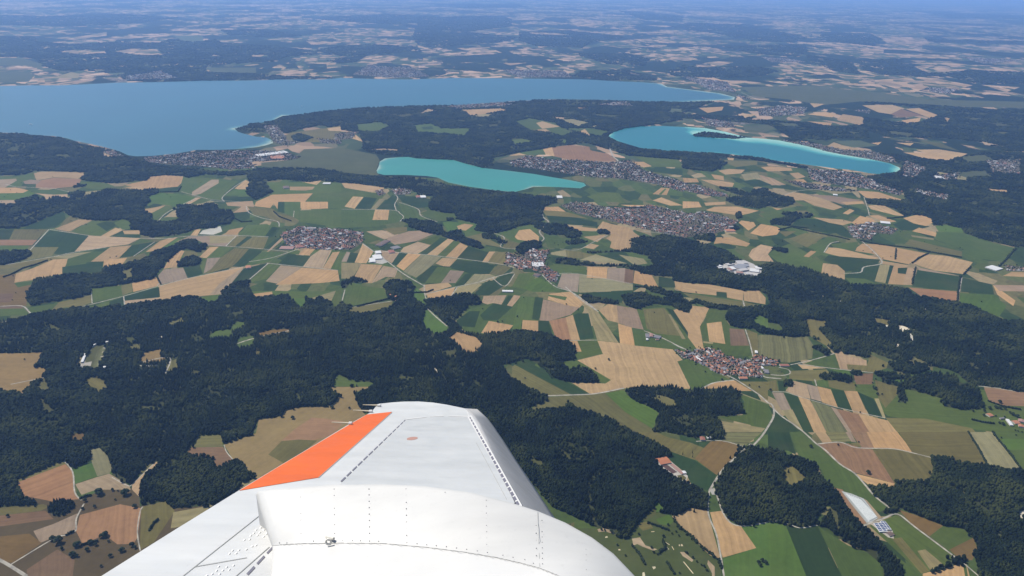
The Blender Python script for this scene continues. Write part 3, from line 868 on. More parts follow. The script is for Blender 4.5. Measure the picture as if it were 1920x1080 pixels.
ROADS = """
C3 9 270,808 440,802 600,795 720,775 840,750
C3 8 1410,762 1500,715 1590,698 1665,690
C3 8 1615,655 1680,687 1780,750 1860,805 1920,860 @FU 1447,758 1451,768 1450,782 1440,800 1428,818 1410,837 @D3 1790,90 1700,170 1600,260 1540,340 1480,440
FU 8 1451,767 1465,780 1490,797 1508,811 1520,822 1532,833 @D4 430,135 540,240 650,310 740,410 800,480 910,567
D4 6 370,90 480,78 560,80 670,118 930,125 1080,155 1220,190
D4 7 700,707 860,650 970,615 1100,710 1420,950
D4 5 1470,985 1580,1080
D4 4 850,660 870,690 930,740 920,762
D4 5 0,670 60,665 130,680 220,715 290,715 350,700 400,700 460,710
D3 6 1480,440 1470,560 1480,640 1530,760 1560,900 1590,1080
D3 6 1510,420 1545,500 1580,600 1640,680 1740,705 1920,675
D3 5 1380,70 1570,65 1740,110
C3 5 350,395 640,390
C3 7 990,320 1130,375 1240,430 1340,475
C3 6 1750,310 1780,400 1808,512
C3 7 400,-10 520,90 650,180
C4 6 170,575 290,550 420,515 500,490
C4 6 230,570 500,605 790,635
C4 6 350,685 365,735
C4 6 1580,737 1700,747 1890,782
C4 5 30,777 130,780 230,812 520,895 880,975
VZ 6 0,20 100,80 280,150
VZ 7 820,500 940,565
VZ 8 1280,350 1360,500 1420,540 1640,560
VZ 6 1480,500 1660,510 1770,480 1740,420 1600,390
B1 8 170,505 275,390
B1 8 30,590 290,545 400,522 600,490
B1 8 785,440 950,440 1060,428 1330,425 1510,432
B1 7 1270,485 1330,425
B1 6 1160,478 1280,485 1480,500 1620,515
B1 7 1400,572 1520,552 1620,520 1680,500
B1 7 1385,687 1510,580
B1 7 450,827 690,767 900,707 1060,665 1370,600
B1 6 695,765 702,820
B1 5 512,720 518,805
B1 8 0,823 120,820 160,850 178,872
B1 8 0,915 90,897
B1 9 1335,1032 1440,1000 1660,952
B1 7 888,345 930,302 1000,262 1110,212
B1 7 1180,228 1260,235 1250,210 1320,150 1385,110
B1 7 1385,260 1400,295 1470,325 1560,345 1570,375
B1 6 750,542 870,460
B1 7 1500,580 1700,600 1900,620
B1 6 30,135 90,150 200,155 300,160 390,180
B1 6 1020,178 1100,200 1190,222 1350,235
B1 5 1650,320 1655,285
B1 6 280,390 500,425
B1 6 885,707 905,680
B2 7 0,277 160,278 300,283 330,300 350,320 330,345
B2 7 305,195 318,215 300,250 310,285
B2 7 325,238 430,275 450,315 540,347
B2 8 120,470 260,570 350,640 470,710
B2 7 210,512 500,535 860,580 975,605
B2 6 465,700 470,760 485,792
B2 8 470,755 640,715 760,690 850,662 970,630
B2 6 850,662 920,710 975,640
B2 7 615,770 652,715
B2 9 1130,275 1135,320 1165,350 1115,400 1140,440 1120,460
B2 7 860,412 910,430 915,450 898,490 1000,502
B2 6 1230,500 1330,505 1420,460 1500,422
B2 8 1130,645 1200,710 1290,740 1380,800 1440,850
B2 8 478,830 530,880 595,935
B2 6 20,730 5,790
B2 6 70,827 290,792
B2 6 1215,640 1330,640 1640,697
C1 6 80,722 290,680 430,650
C1 7 1040,562 1270,520 1240,640
C1 8 595,610 635,495
C1 6 700,440 720,425
C1 6 780,412 830,415
D1 5 480,215 545,300 560,450 610,512
D1 5 630,537 572,650 567,740 480,775 400,800 70,1000
D1 4 1070,560 1050,600 1030,750 1052,890
D1 4 1680,95 1700,150 1757,217
D1 11 -20,950 70,1000 200,1082
D1 4 840,340 960,402 1000,382 1150,240
B3 9 905,637 1000,632 1020,602 1110,585 1115,560 1060,500 1000,450
B3 8 795,520 830,470 880,458
B3 8 340,790 348,825
B3 9 1570,660 1555,740
B3 7 480,240 620,180 760,165 900,170
B3 7 1020,210 1040,270 1050,310
A2 16 1505,825 1530,880 1555,905 1535,950 1580,1000
A2 10 1140,880 1130,870
A3 12 330,520 420,560
A3 12 1670,800 1830,828
B2 8 1700,400 1920,425
"""
HEDGES = """
B3 16 620,380 750,410 880,435 940,450
B3 16 1000,455 1100,475 1300,498 1400,520 1570,550
B3 12 1310,605 1290,700
B3 10 1290,582 1330,550 1380,528
B3 10 1562,655 1548,740 1545,800
B3 14 1872,500 1820,560 1780,600
B3 12 1620,600 1580,645
B3 8 1200,500 1195,560
D3 14 1215,660 1260,720 1330,775 1400,840
D3 16 1410,850 1480,910 1560,975 1570,1030
D3 9 900,850 940,900 980,960 1000,1000
D3 9 1160,975 1180,1010 1220,1070
D3 9 1130,820 1150,870 1100,910
D3 10 1020,680 1100,710 1180,740
D3 10 820,770 860,790 890,790
D4 7 1680,0 1750,90 1820,170 1905,292
D4 5 1500,0 1580,130 1650,260
C4 6 1650,850 1760,890 1900,915
C4 6 1530,990 1620,1010 1700,1020
B1 8 880,655 905,700
B1 6 20,660 75,640 130,610 200,590 270,565
B1 6 145,740 160,780 190,720
B1 7 1020,150 1000,180 900,182
B1 8 1290,310 1360,350 1420,345
B1 8 1540,290 1570,320 1640,345
B2 7 340,750 480,745 520,730
B2 7 1650,712 1720,720
B2 8 1310,265 1400,275 1480,300
B2 7 1580,272 1780,268
D1 8 600,500 650,485 690,475
D1 7 620,850 680,830 740,820
D1 6 500,775 560,745
D1 6 1120,740 1150,690 1190,655
C3 7 200,570 260,620 300,680
C2 6 760,140 880,110 1030,75
C4 8 790,740 800,760 820,770
C4 9 1440,900 1450,850 1440,830
B3 9 540,395 620,375 700,385
B3 8 1150,330 1240,322 1290,300
"""
TREES = """
heath|D1 745,465,26 940,470,30 440,830,22 465,880,8 580,855,16 655,890,10 680,838,14 720,850,9 790,780,16 765,790,11 915,895,13 545,930,15 580,935,8 830,935,9 990,855,11 1015,870,8 640,520,9 710,565,8 845,440,8 865,510,5 885,445,4 815,825,6 1010,565,12 395,810,14 620,580,7 760,1010,6 60,635,8
ochre|C2 275,980,12 570,902,12 757,700,9 700,905,7 @D1 1912,322,8 @C2 1320,1075,6
gold|C3 725,542,9 625,608,7 408,125,6 497,160,5 500,600,6
mead|C3 40,215,6 98,678,4 88,75,4 1068,187,4 1575,692,5 @VZ 750,585,8 1160,665,6 1305,690,6 1475,740,9 1350,225,8 270,105,6 @C3 1380,35,6
spruce|D3 1280,170,7 1352,160,6 1354,190,6 1395,95,5
strip|C4 655,735,7 785,715,5 810,755,8 820,800,9 855,800,6 690,935,5 @D4 320,115,10 525,100,6 750,310,13 680,78,4 1265,1040,14 1230,1055,10 1300,1030,8 1780,120,5 1748,45,5 1350,1010,9
east|R2 1345,490,8 1465,540,9 1470,490,10 1530,460,14 1600,450,12 1650,460,12 1700,465,11 1645,390,13 1790,530,15 1840,550,13 1760,510,9 250,130,6 215,170,5 250,230,8 265,300,8 320,300,5 1665,790,5 1680,640,12 1640,625,8 1600,545,6 1700,555,6 1820,705,4 1850,715,4 1895,725,5 1830,760,3
west|B1 620,550,5 655,545,6 485,365,7 400,345,4 430,330,5 215,398,5 30,655,5 75,655,6 190,595,5 230,580,5 265,570,5 287,562,6 90,750,5 70,790,5 155,740,6 168,768,6 60,170,4 95,185,3 180,180,5 120,130,4 297,95,4 1085,150,4 1130,130,3 990,390,3 940,195,6 960,210,4 25,210,6 45,195,5 8,235,5 250,215,5
plough|B2 880,915,9 905,910,6 990,885,5 612,680,5 795,840,5 1130,740,5 212,330,4 65,350,3 1188,702,5 1265,812,3 1330,845,3 700,690,3 1410,670,3 1660,712,4 1690,715,4 1720,725,5 1200,470,6 1220,480,6 1245,465,5
north|B3 1015,512,5 1065,520,4 1125,555,6 75,745,4 225,440,6 740,370,7 800,375,5 705,385,6 650,345,4 380,350,4 425,365,6 1170,545,3 1360,462,5 1560,495,6 1430,500,4 910,270,7 925,262,6 905,345,6 1680,800,7 560,460,7 535,478,6 1575,505,5 1480,395,5
court|C1 185,540,6 320,505,13 1042,430,5
golf|D3 745,755,9 670,735,6 695,740,5 1135,785,7 1045,870,6 1250,780,5 1310,910,6 1355,945,6 1385,975,4 1300,905,5 1165,990,5 1190,1035,5 1255,1060,4 1120,885,6 1060,905,6 1090,920,5 950,770,6 930,690,5 1440,1010,6 1460,1040,6 1420,1000,5 1230,750,5 1200,765,5 850,930,4 790,850,5 1170,700,6 1215,640,5 1875,970,9 1850,985,9 1900,985,9 1860,1005,8
"""
# ------------------------------------------------------------------ helpers
rng = np.random.default_rng(7); random.seed(7)
def tag(o, label=None, cat=None, group=None, kind=None):
    if label: o['label'] = label
    if cat: o['category'] = cat
    if group: o['group'] = group
    if kind: o['kind'] = kind
    return o
def ray(px, py):
    return (fw + rt * ((px - 960) / FOC) - up * ((py - 540) / FOC)).normalized()
def ground(px, py):
    d = ray(px, py)
    if d.z > -0.004: d.z = -0.004
    p = CAM + d * (-HGT / d.z)
    return (p.x, p.y)
TILES = {'FU': (0, 0, 1), 'A1': (0, 0, 3), 'A2': (640, 0, 3), 'A3': (1280, 0, 3), 'B1': (0, 300, 3), 'B2': (640, 300, 3),
         'B3': (1280, 300, 3), 'C1': (0, 540, 4), 'C2': (480, 540, 4), 'C3': (960, 540, 4), 'C4': (1440, 540, 4),
         'D1': (0, 810, 4), 'D2': (480, 810, 4), 'D3': (960, 810, 4), 'D4': (1440, 810, 4), 'VZ': (1260, 640, 8), 'R2': (1600, 690, 6)}
def points(tile, toks, extend=True):
    """survey notes -> picture coordinates"""
    out = []
    for t in toks:
        if t[0] == '@': tile = t[1:]; continue
        v = [float(q) for q in t.split(',')]
        x0, y0, s = TILES[tile]
        x, y = x0 + v[0] / s, y0 + v[1] / s
        if extend:
            if x <= 3: x = -260
            if x >= 1917: x = 2180
            if y >= 1079: y = 1200
        out.append((x, y) + tuple(v[2:]))
    return out
def parse(txt):
    for ln in txt.strip().splitlines():
        q = ln.split()
        if q: yield q
def new_mesh(name, verts, faces, mats, parent=None, midx=None, smooth=False):
    me = bpy.data.meshes.new(name)
    me.from_pydata([tuple(v) for v in verts], [], faces)
    for mt in (mats if isinstance(mats, (list, tuple)) else [mats]): me.materials.append(mt)
    if midx is not None: me.polygons.foreach_set('material_index', midx)
    if smooth: me.polygons.foreach_set('use_smooth', [True] * len(me.polygons))
    me.update()
    o = bpy.data.objects.new(name, me); COL.objects.link(o); o.parent = parent
    return o
def big_mesh(name, V, F, mats, attr=None, midx=None):
    """V (n,3), F (m,k) constant k"""
    me = bpy.data.meshes.new(name); k = F.shape[1]
    me.vertices.add(len(V)); me.vertices.foreach_set('co', V.astype(np.float32).ravel())
    me.loops.add(F.size); me.loops.foreach_set('vertex_index', F.astype(np.int32).ravel())
    me.polygons.add(len(F)); me.polygons.foreach_set('loop_start', np.arange(0, F.size, k, dtype=np.int32))
    me.polygons.foreach_set('loop_total', np.full(len(F), k, dtype=np.int32))
    for mt in (mats if isinstance(mats, (list, tuple)) else [mats]): me.materials.append(mt)
    if midx is not None: me.polygons.foreach_set('material_index', midx.astype(np.int32))
    if attr is not None:
        a = me.attributes.new('tone', 'FLOAT', 'POINT'); a.data.foreach_set('value', attr.astype(np.float32))
    me.update(calc_edges=True); me.validate()
    o = bpy.data.objects.new(name, me); COL.objects.link(o)
    return o

# ------------------------------------------------------------------ materials
def mat(name, col=(0.5, 0.5, 0.5), rough=0.9, spec=0.2):
    mt = bpy.data.materials.new(name); mt.use_nodes = True
    b = mt.node_tree.nodes['Principled BSDF']
    b.inputs['Base Color'].default_value = (*[q * ALB for q in col], 1); b.inputs['Roughness'].default_value = rough
    b.inputs['Specular IOR Level'].default_value = spec
    return mt
class NT:
    def __init__(s, mt): s.t = mt.node_tree; s.n = s.t.nodes; s.b = s.n['Principled BSDF']
    def new(s, ty, **kw):
        n = s.n.new(ty)
        for k, v in kw.items(): setattr(n, k, v)
        return n
    def link(s, a, b): s.t.links.new(a, b)
    def noise(s, vec, scale, detail=3, rough=0.55):
        n = s.new('ShaderNodeTexNoise'); n.inputs['Scale'].default_value = scale
        n.inputs['Detail'].default_value = detail; n.inputs['Roughness'].default_value = rough
        s.link(vec, n.inputs['Vector']); return n.outputs['Fac']
    def math(s, op, a, b=None, c=None):
        n = s.new('ShaderNodeMath', operation=op)
        for i, v in enumerate((a, b, c)):
            if v is None: continue
            if isinstance(v, (int, float)): n.inputs[i].default_value = v
            else: s.link(v, n.inputs[i])
        return n.outputs[0]
    def maprange(s, v, a, b, c, d):
        n = s.new('ShaderNodeMapRange'); s.link(v, n.inputs[0])
        for i, q in enumerate((a, b, c, d)): n.inputs[i + 1].default_value = q
        return n.outputs[0]
    def mix(s, f, a, b, mode='MIX'):
        n = s.new('ShaderNodeMix', data_type='RGBA', blend_type=mode)
        if isinstance(f, (int, float)): n.inputs[0].default_value = f
        else: s.link(f, n.inputs[0])
        for i, v in ((6, a), (7, b)):
            if isinstance(v, tuple): n.inputs[i].default_value = (*[z * ALB for z in v], 1)
            else: s.link(v, n.inputs[i])
        return n.outputs[2]
    def scale(s, colr, f):
        n = s.new('ShaderNodeVectorMath', operation='SCALE')
        s.link(colr, n.inputs[0])
        if isinstance(f, (int, float)): n.inputs['Scale'].default_value = f
        else: s.link(f, n.inputs['Scale'])
        return n.outputs[0]
    def ramp(s, v, stops, const=False):
        n = s.new('ShaderNodeValToRGB'); s.link(v, n.inputs[0]); e = n.color_ramp.elements
        if const: n.color_ramp.interpolation = 'CONSTANT'
        while len(e) < len(stops): e.new(0.5)
        for q, (p, c) in zip(e, stops): q.position = p; q.color = (*[z * ALB for z in c], 1)
        return n.outputs[0]

PAL = {'w': (0.43, 0.280, 0.135), 't': (0.38, 0.275, 0.165), 'k': (0.29, 0.215, 0.145), 'b': (0.175, 0.110, 0.062),
       'r': (0.29, 0.165, 0.085), 'g': (0.080, 0.114, 0.025), 'd': (0.030, 0.056, 0.017), 'y': (0.085, 0.140, 0.025),
       'o': (0.150, 0.132, 0.045), 'p': (0.26, 0.225, 0.11), 'm': (0.090, 0.105, 0.050), 's': (0.50, 0.46, 0.38),
       'v': (0.13, 0.115, 0.078), 'h': (0.072, 0.088, 0.026), 'n': (0.155, 0.150, 0.062), 'F': (0.050, 0.058, 0.022),
       'q': (0.165, 0.108, 0.038), 'e': (0.085, 0.066, 0.033), 'z': (0.42, 0.44, 0.42), 'R': (0.42, 0.38, 0.31), 'l': (0.075, 0.080, 0.028),  # q and e darkened: lower-left shade is put into these field colours
       'c': (0.44, 0.40, 0.34), 'a': (0.62, 0.52, 0.34), 'u': (0.13, 0.08, 0.07), 'G': (0.66, 0.60, 0.48), 'i': (0.50, 0.46, 0.42), 'j': (0.245, 0.170, 0.070), 'P': (0.1, 0.1, 0.1)}
NAMES = {'w': 'stubble_field', 't': 'stubble_field', 'k': 'ploughed_field', 'b': 'ploughed_field', 'r': 'ploughed_field', 'g': 'meadow',
         'd': 'crop_field', 'y': 'meadow', 'o': 'dry_meadow', 'p': 'dry_meadow', 'm': 'marsh', 's': 'gravel_ground', 'n': 'mown_meadow',
         'v': 'village_ground', 'x': 'woodland_floor', 'F': 'woodland_floor', 'h': 'golf_course_ground', 'q': 'dry_meadow', 'e': 'heath', 'z': 'foil_covered_field', 'l': 'clearing', 'c': 'yard', 'a': 'sand_bunker', 'u': 'paddock', 'G': 'gravel_clearing', 'i': 'factory_yard', 'j': 'dry_meadow', 'P': 'meadow'}
def field_material():
    mt = mat('field', rough=1.0, spec=0.05); N = NT(mt)
    oc = N.new('ShaderNodeAttribute', attribute_type='OBJECT', attribute_name='tint')
    an = N.new('ShaderNodeAttribute', attribute_type='OBJECT', attribute_name='lane_angle').outputs['Fac']
    sw = N.new('ShaderNodeAttribute', attribute_type='OBJECT', attribute_name='lane_width').outputs['Fac']
    st = N.new('ShaderNodeAttribute', attribute_type='OBJECT', attribute_name='lane_strength').outputs['Fac']
    P = N.new('ShaderNodeNewGeometry').outputs['Position']
    sep = N.new('ShaderNodeSeparateXYZ'); N.link(P, sep.inputs[0])
    # distance across the working direction, slightly wavy
    wob = N.math('MULTIPLY', N.math('SUBTRACT', N.noise(P, 0.004, 2), 0.5), 60)
    u = N.math('ADD', N.math('MULTIPLY', sep.outputs[0], N.math('COSINE', an)), N.math('MULTIPLY', sep.outputs[1], N.math('SINE', an)))
    u = N.math('ADD', u, wob)
    n1 = N.new('ShaderNodeTexNoise', noise_dimensions='1D'); n1.inputs['Scale'].default_value = 1; n1.inputs['Detail'].default_value = 2.5
    n1.inputs['Roughness'].default_value = 0.7
    N.link(N.math('DIVIDE', u, sw), n1.inputs['W'])
    lanes = N.math('MULTIPLY', N.math('SUBTRACT', n1.outputs['Fac'], 0.5), st)
    big = N.math('SUBTRACT', N.noise(P, 0.0045, 4, 0.6), 0.5)
    fine = N.math('SUBTRACT', N.noise(P, 0.03, 5, 0.7), 0.5)
    f = N.math('ADD', 1.0, N.math('ADD', N.math('MULTIPLY', lanes, 1.0), N.math('ADD', N.math('MULTIPLY', big, 0.55), N.math('MULTIPLY', fine, 0.55))))
    c = N.scale(oc.outputs['Color'], f)
    # dry patches
    dry = N.maprange(N.noise(P, 0.0022, 5, 0.65), 0.5, 0.72, 0.0, 0.30)
    c2 = N.mix(dry, c, N.scale(N.mix(0.5, c, (0.20, 0.17, 0.08)), 1.0))
    N.link(c2, N.b.inputs['Base Color'])
    return mt
M_FIELD = field_material()

def country_material():
    """far farmland: cells of fields, broken by woods"""
    mt = mat('farmland', rough=1.0, spec=0.05); N = NT(mt)
    P = N.new('ShaderNodeNewGeometry').outputs['Position']
    mp = N.new('ShaderNodeMapping'); mp.inputs['Rotation'].default_value = (0, 0, 0.35); mp.inputs['Scale'].default_value = (1, 0.72, 1)
    N.link(P, mp.inputs[0])
    dn = N.new('ShaderNodeTexNoise'); dn.inputs['Scale'].default_value = 0.0012; dn.inputs['Detail'].default_value = 2; N.link(mp.outputs[0], dn.inputs['Vector'])
    wv = N.new('ShaderNodeVectorMath', operation='MULTIPLY_ADD'); N.link(dn.outputs['Color'], wv.inputs[0]); wv.inputs[1].default_value = (700, 700, 0); N.link(mp.outputs[0], wv.inputs[2])
    vo = N.new('ShaderNodeTexVoronoi', voronoi_dimensions='2D'); vo.inputs['Scale'].default_value = 1 / 185.0; N.link(wv.outputs[0], vo.inputs['Vector'])
    se = N.new('ShaderNodeSeparateColor'); N.link(vo.outputs['Color'], se.inputs[0])
    # regions richer in stubble or in green
    reg = N.math('SUBTRACT', N.noise(mp.outputs[0], 0.00022, 3, 0.6), 0.5)
    k = N.math('ADD', se.outputs[0], N.math('MULTIPLY', reg, 1.6))
    colr = N.ramp(k, [(0.0, (0.06, 0.085, 0.035)), (0.25, (0.04, 0.06, 0.025)), (0.40, (0.09, 0.10, 0.045)), (0.54, (0.16, 0.145, 0.08)), (0.64, (0.38, 0.26, 0.16)), (0.84, (0.50, 0.34, 0.22))], True)
    colr = N.scale(colr, N.maprange(se.outputs[1], 0, 1, 0.8, 1.2))
    wn = N.noise(wv.outputs[0], 0.00042, 6, 0.62)
    wood = N.maprange(wn, 0.500, 0.512, 0, 1)
    c = N.mix(wood, colr, (0.014, 0.026, 0.014))
    # scattered hamlets
    tn = N.noise(P, 0.02, 2, 0.9); tm = N.maprange(N.noise(wv.outputs[0], 0.00075, 3, 0.5), 0.64, 0.68, 0, 1)
    town = N.math('MULTIPLY', tm, N.math('SUBTRACT', 1.0, wood))
    c = N.mix(N.math('MULTIPLY', town, 0.9), c, N.ramp(tn, [(0.35, (0.03, 0.045, 0.025)), (0.5, (0.15, 0.12, 0.10)), (0.66, (0.45, 0.38, 0.33))]))
    N.link(c, N.b.inputs['Base Color'])
    return mt
M_COUNTRY = country_material()
def mosaic_material(name='meadow_mosaic', cell=125.0, stops=None, bushes=True):
    """small meadows and leys between the surveyed fields"""
    mt = mat(name, rough=1.0, spec=0.05); N = NT(mt)
    P = N.new('ShaderNodeNewGeometry').outputs['Position']
    mp = N.new('ShaderNodeMapping'); mp.inputs['Rotation'].default_value = (0, 0, -0.5); mp.inputs['Scale'].default_value = (1, 0.55, 1); N.link(P, mp.inputs[0])
    dn = N.new('ShaderNodeTexNoise'); dn.inputs['Scale'].default_value = 0.003; dn.inputs['Detail'].default_value = 2; N.link(mp.outputs[0], dn.inputs['Vector'])
    wv = N.new('ShaderNodeVectorMath', operation='MULTIPLY_ADD'); N.link(dn.outputs['Color'], wv.inputs[0]); wv.inputs[1].default_value = (160, 160, 0); N.link(mp.outputs[0], wv.inputs[2])
    vo = N.new('ShaderNodeTexVoronoi', voronoi_dimensions='2D'); vo.inputs['Scale'].default_value = 1 / cell; N.link(wv.outputs[0], vo.inputs['Vector'])
    se = N.new('ShaderNodeSeparateColor'); N.link(vo.outputs['Color'], se.inputs[0])
    c = N.ramp(se.outputs[0], stops or [(0.0, (0.036, 0.062, 0.019)), (0.20, (0.060, 0.090, 0.024)), (0.45, (0.078, 0.112, 0.028)), (0.65, (0.105, 0.118, 0.040)), (0.80, (0.150, 0.138, 0.055)), (0.93, (0.30, 0.235, 0.125))], True)
    c = N.scale(c, N.maprange(se.outputs[1], 0, 1, 0.85, 1.15))
    c = N.scale(c, N.maprange(N.noise(P, 0.02, 5, 0.7), 0.3, 0.7, 0.75, 1.25))
    bush = N.maprange(N.noise(P, 0.012, 4, 0.75), 0.66, 0.70, 0, 1)
    c = N.mix(bush, c, (0.018, 0.030, 0.012))
    N.link(c, N.b.inputs['Base Color']); return mt
M_MOSAIC = mosaic_material()
M_FARTAN = mosaic_material('far_stubble', 210.0, [(0.0, (0.05, 0.075, 0.03)), (0.16, (0.12, 0.12, 0.055)), (0.30, (0.27, 0.20, 0.12)), (0.50, (0.40, 0.27, 0.15)), (0.78, (0.48, 0.32, 0.19))])
M_GLADE = mosaic_material('glade_ground', 260.0, [(0.0, (0.03, 0.045, 0.02)), (0.4, (0.07, 0.085, 0.035)), (0.7, (0.13, 0.12, 0.06)), (0.86, (0.36, 0.26, 0.15))])

def leaf_material(name, c1, c2, c3):
    mt = mat(name, rough=0.95, spec=0.1); N = NT(mt)
    P = N.new('ShaderNodeNewGeometry').outputs['Position']
    at = N.new('ShaderNodeAttribute', attribute_name='tone').outputs['Fac']
    st = N.noise(P, 0.0035, 4, 0.6)
    k = N.math('ADD', N.math('MULTIPLY', at, 0.65), N.math('MULTIPLY', N.math('SUBTRACT', st, 0.28), 1.0))
    c = N.ramp(k, [(0.12, c1), (0.50, c2), (0.92, c3)])
    N.link(c, N.b.inputs['Base Color'])
    return mt
M_LEAF = leaf_material('wood_foliage', (0.005, 0.010, 0.004), (0.014, 0.024, 0.007), (0.046, 0.056, 0.013))
M_LONE = leaf_material('tree_foliage', (0.018, 0.030, 0.014), (0.028, 0.042, 0.018), (0.04, 0.055, 0.020))
M_BARK = mat('bark', (0.07, 0.05, 0.035))
M_ROAD = mat('road_surface', PAL['R'], 0.9)
N = NT(M_ROAD); Pq = N.new('ShaderNodeNewGeometry').outputs['Position']
N.link(N.ramp(N.noise(Pq, 0.03, 3), [(0.35, (0.27, 0.25, 0.21)), (0.65, (0.50, 0.46, 0.38))]), N.b.inputs['Base Color'])

# ------------------------------------------------------------------ one exact plan of the land
faces = []; info = []                # info: (code, id)
def add_poly(code, pts, oid):
    faces.append([ground(x, y) for x, y in pts]); info.append((code, oid))
# open farmland reaches well beyond everything surveyed
faces.append([(-60000, -3000), (60000, -3000), (60000, 130000), (-60000, 130000)]); info.append(('C', 0))
oid = 1; wood_ids = []; town_ids = []
far_ids = set()
for q in parse(FAR): add_poly(q[1], points(q[0], q[2:]), oid); far_ids.add(oid); oid += 1
for q in parse(LAND): add_poly(q[1], points(q[0], q[2:]), oid); oid += 1
for q in parse(WOODS): add_poly(q[1], points(q[0], q[2:]), oid); oid += 1
for q in parse(TOWNS):
    add_poly('v', points(q[0], q[1:]), oid); town_ids.append(oid); oid += 1
lake_pts = {}
for nm, t in LAKES.items():
    q = t.split(); pts = points(q[0], q[1:]); lake_pts[nm] = [ground(x, y) for x, y in pts]
    add_poly('L', pts, oid); oid += 1
q = ISLAND.split(); add_poly('F', points(q[0], q[1:]), oid); oid += 1
def strip(pl, width):
    """world polyline -> left and right edge points"""
    L, Rr = [], []
    n = len(pl)
    for i, (x, y) in enumerate(pl):
        ax, ay = pl[max(i - 1, 0)]; bx, by = pl[min(i + 1, n - 1)]
        dx, dy = bx - ax, by - ay; l = math.hypot(dx, dy) or 1
        nx, ny = -dy / l * width / 2, dx / l * width / 2
        L.append((x + nx, y + ny)); Rr.append((x - nx, y - ny))
    return L, Rr
def resample(pl, step):
    """Catmull-Rom smoothing"""
    if len(pl) < 3: return pl
    P = [pl[0]] + list(pl) + [pl[-1]]; out = []
    for i in range(1, len(P) - 2):
        for k in range(4):
            t = k / 4
            out.append(tuple(0.5 * (2 * P[i][c] + (P[i + 1][c] - P[i - 1][c]) * t + (2 * P[i - 1][c] - 5 * P[i][c] + 4 * P[i + 1][c] - P[i + 2][c]) * t * t
                             + (3 * P[i][c] - P[i - 1][c] - 3 * P[i + 1][c] + P[i + 2][c]) * t ** 3) for c in (0, 1)))
    out.append(pl[-1]); return out
for q in parse(ROADS):
    pl = resample([ground(x, y) for x, y in points(q[0], q[2:], False)], 20)
    L, Rr = strip(pl, float(q[1]) * 1.25)
    for i in range(len(pl) - 1):
        faces.append([L[i], Rr[i], Rr[i + 1], L[i + 1]]); info.append(('R', oid))
    oid += 1
# duplicates along shared corners are merged by the triangulation
vs, fs = [], []
for f in faces:
    if sum(p[0] * r[1] - r[0] * p[1] for p, r in zip(f, f[1:] + f[:1])) < 0: f = f[::-1]   # counter-clockwise
    b = len(vs); vs += [Vector((p[0] / 1000, p[1] / 1000)) for p in f]; fs.append(list(range(b, b + len(f))))
ov, oe, of, _a, _b, orig = delaunay_2d_cdt(vs, [], fs, 0, 1e-6)
OV = np.array([(p[0] * 1000, p[1] * 1000) for p in ov])
def inside(px, py, poly):
    """vectorised point in polygon"""
    poly = np.asarray(poly); r = np.zeros(len(px), bool)
    x1, y1 = poly[:, 0], poly[:, 1]; x2, y2 = np.roll(x1, -1), np.roll(y1, -1)
    for a, b, c, d in zip(x1, y1, x2, y2):
        if b == d: continue
        r ^= ((b > py) != (d > py)) & (px < (c - a) * (py - b) / (d - b) + a)
    return r
TC = OV[np.array(of)].mean(1); owner = np.full(len(of), -1)
for k, f in enumerate(faces):                     # later pieces lie on top
    lo, hi = np.min(f, 0), np.max(f, 0)
    c = np.nonzero((TC[:, 0] >= lo[0]) & (TC[:, 0] <= hi[0]) & (TC[:, 1] >= lo[1]) & (TC[:, 1] <= hi[1]))[0]
    if len(c): owner[c[inside(TC[c, 0], TC[c, 1], f)]] = k
groups = {}
for f, k in zip(of, owner):
    if k >= 0: groups.setdefault(info[k], []).append(f)
print('plan', len(OV), 'verts', len(of), 'tris', len(groups), 'pieces')

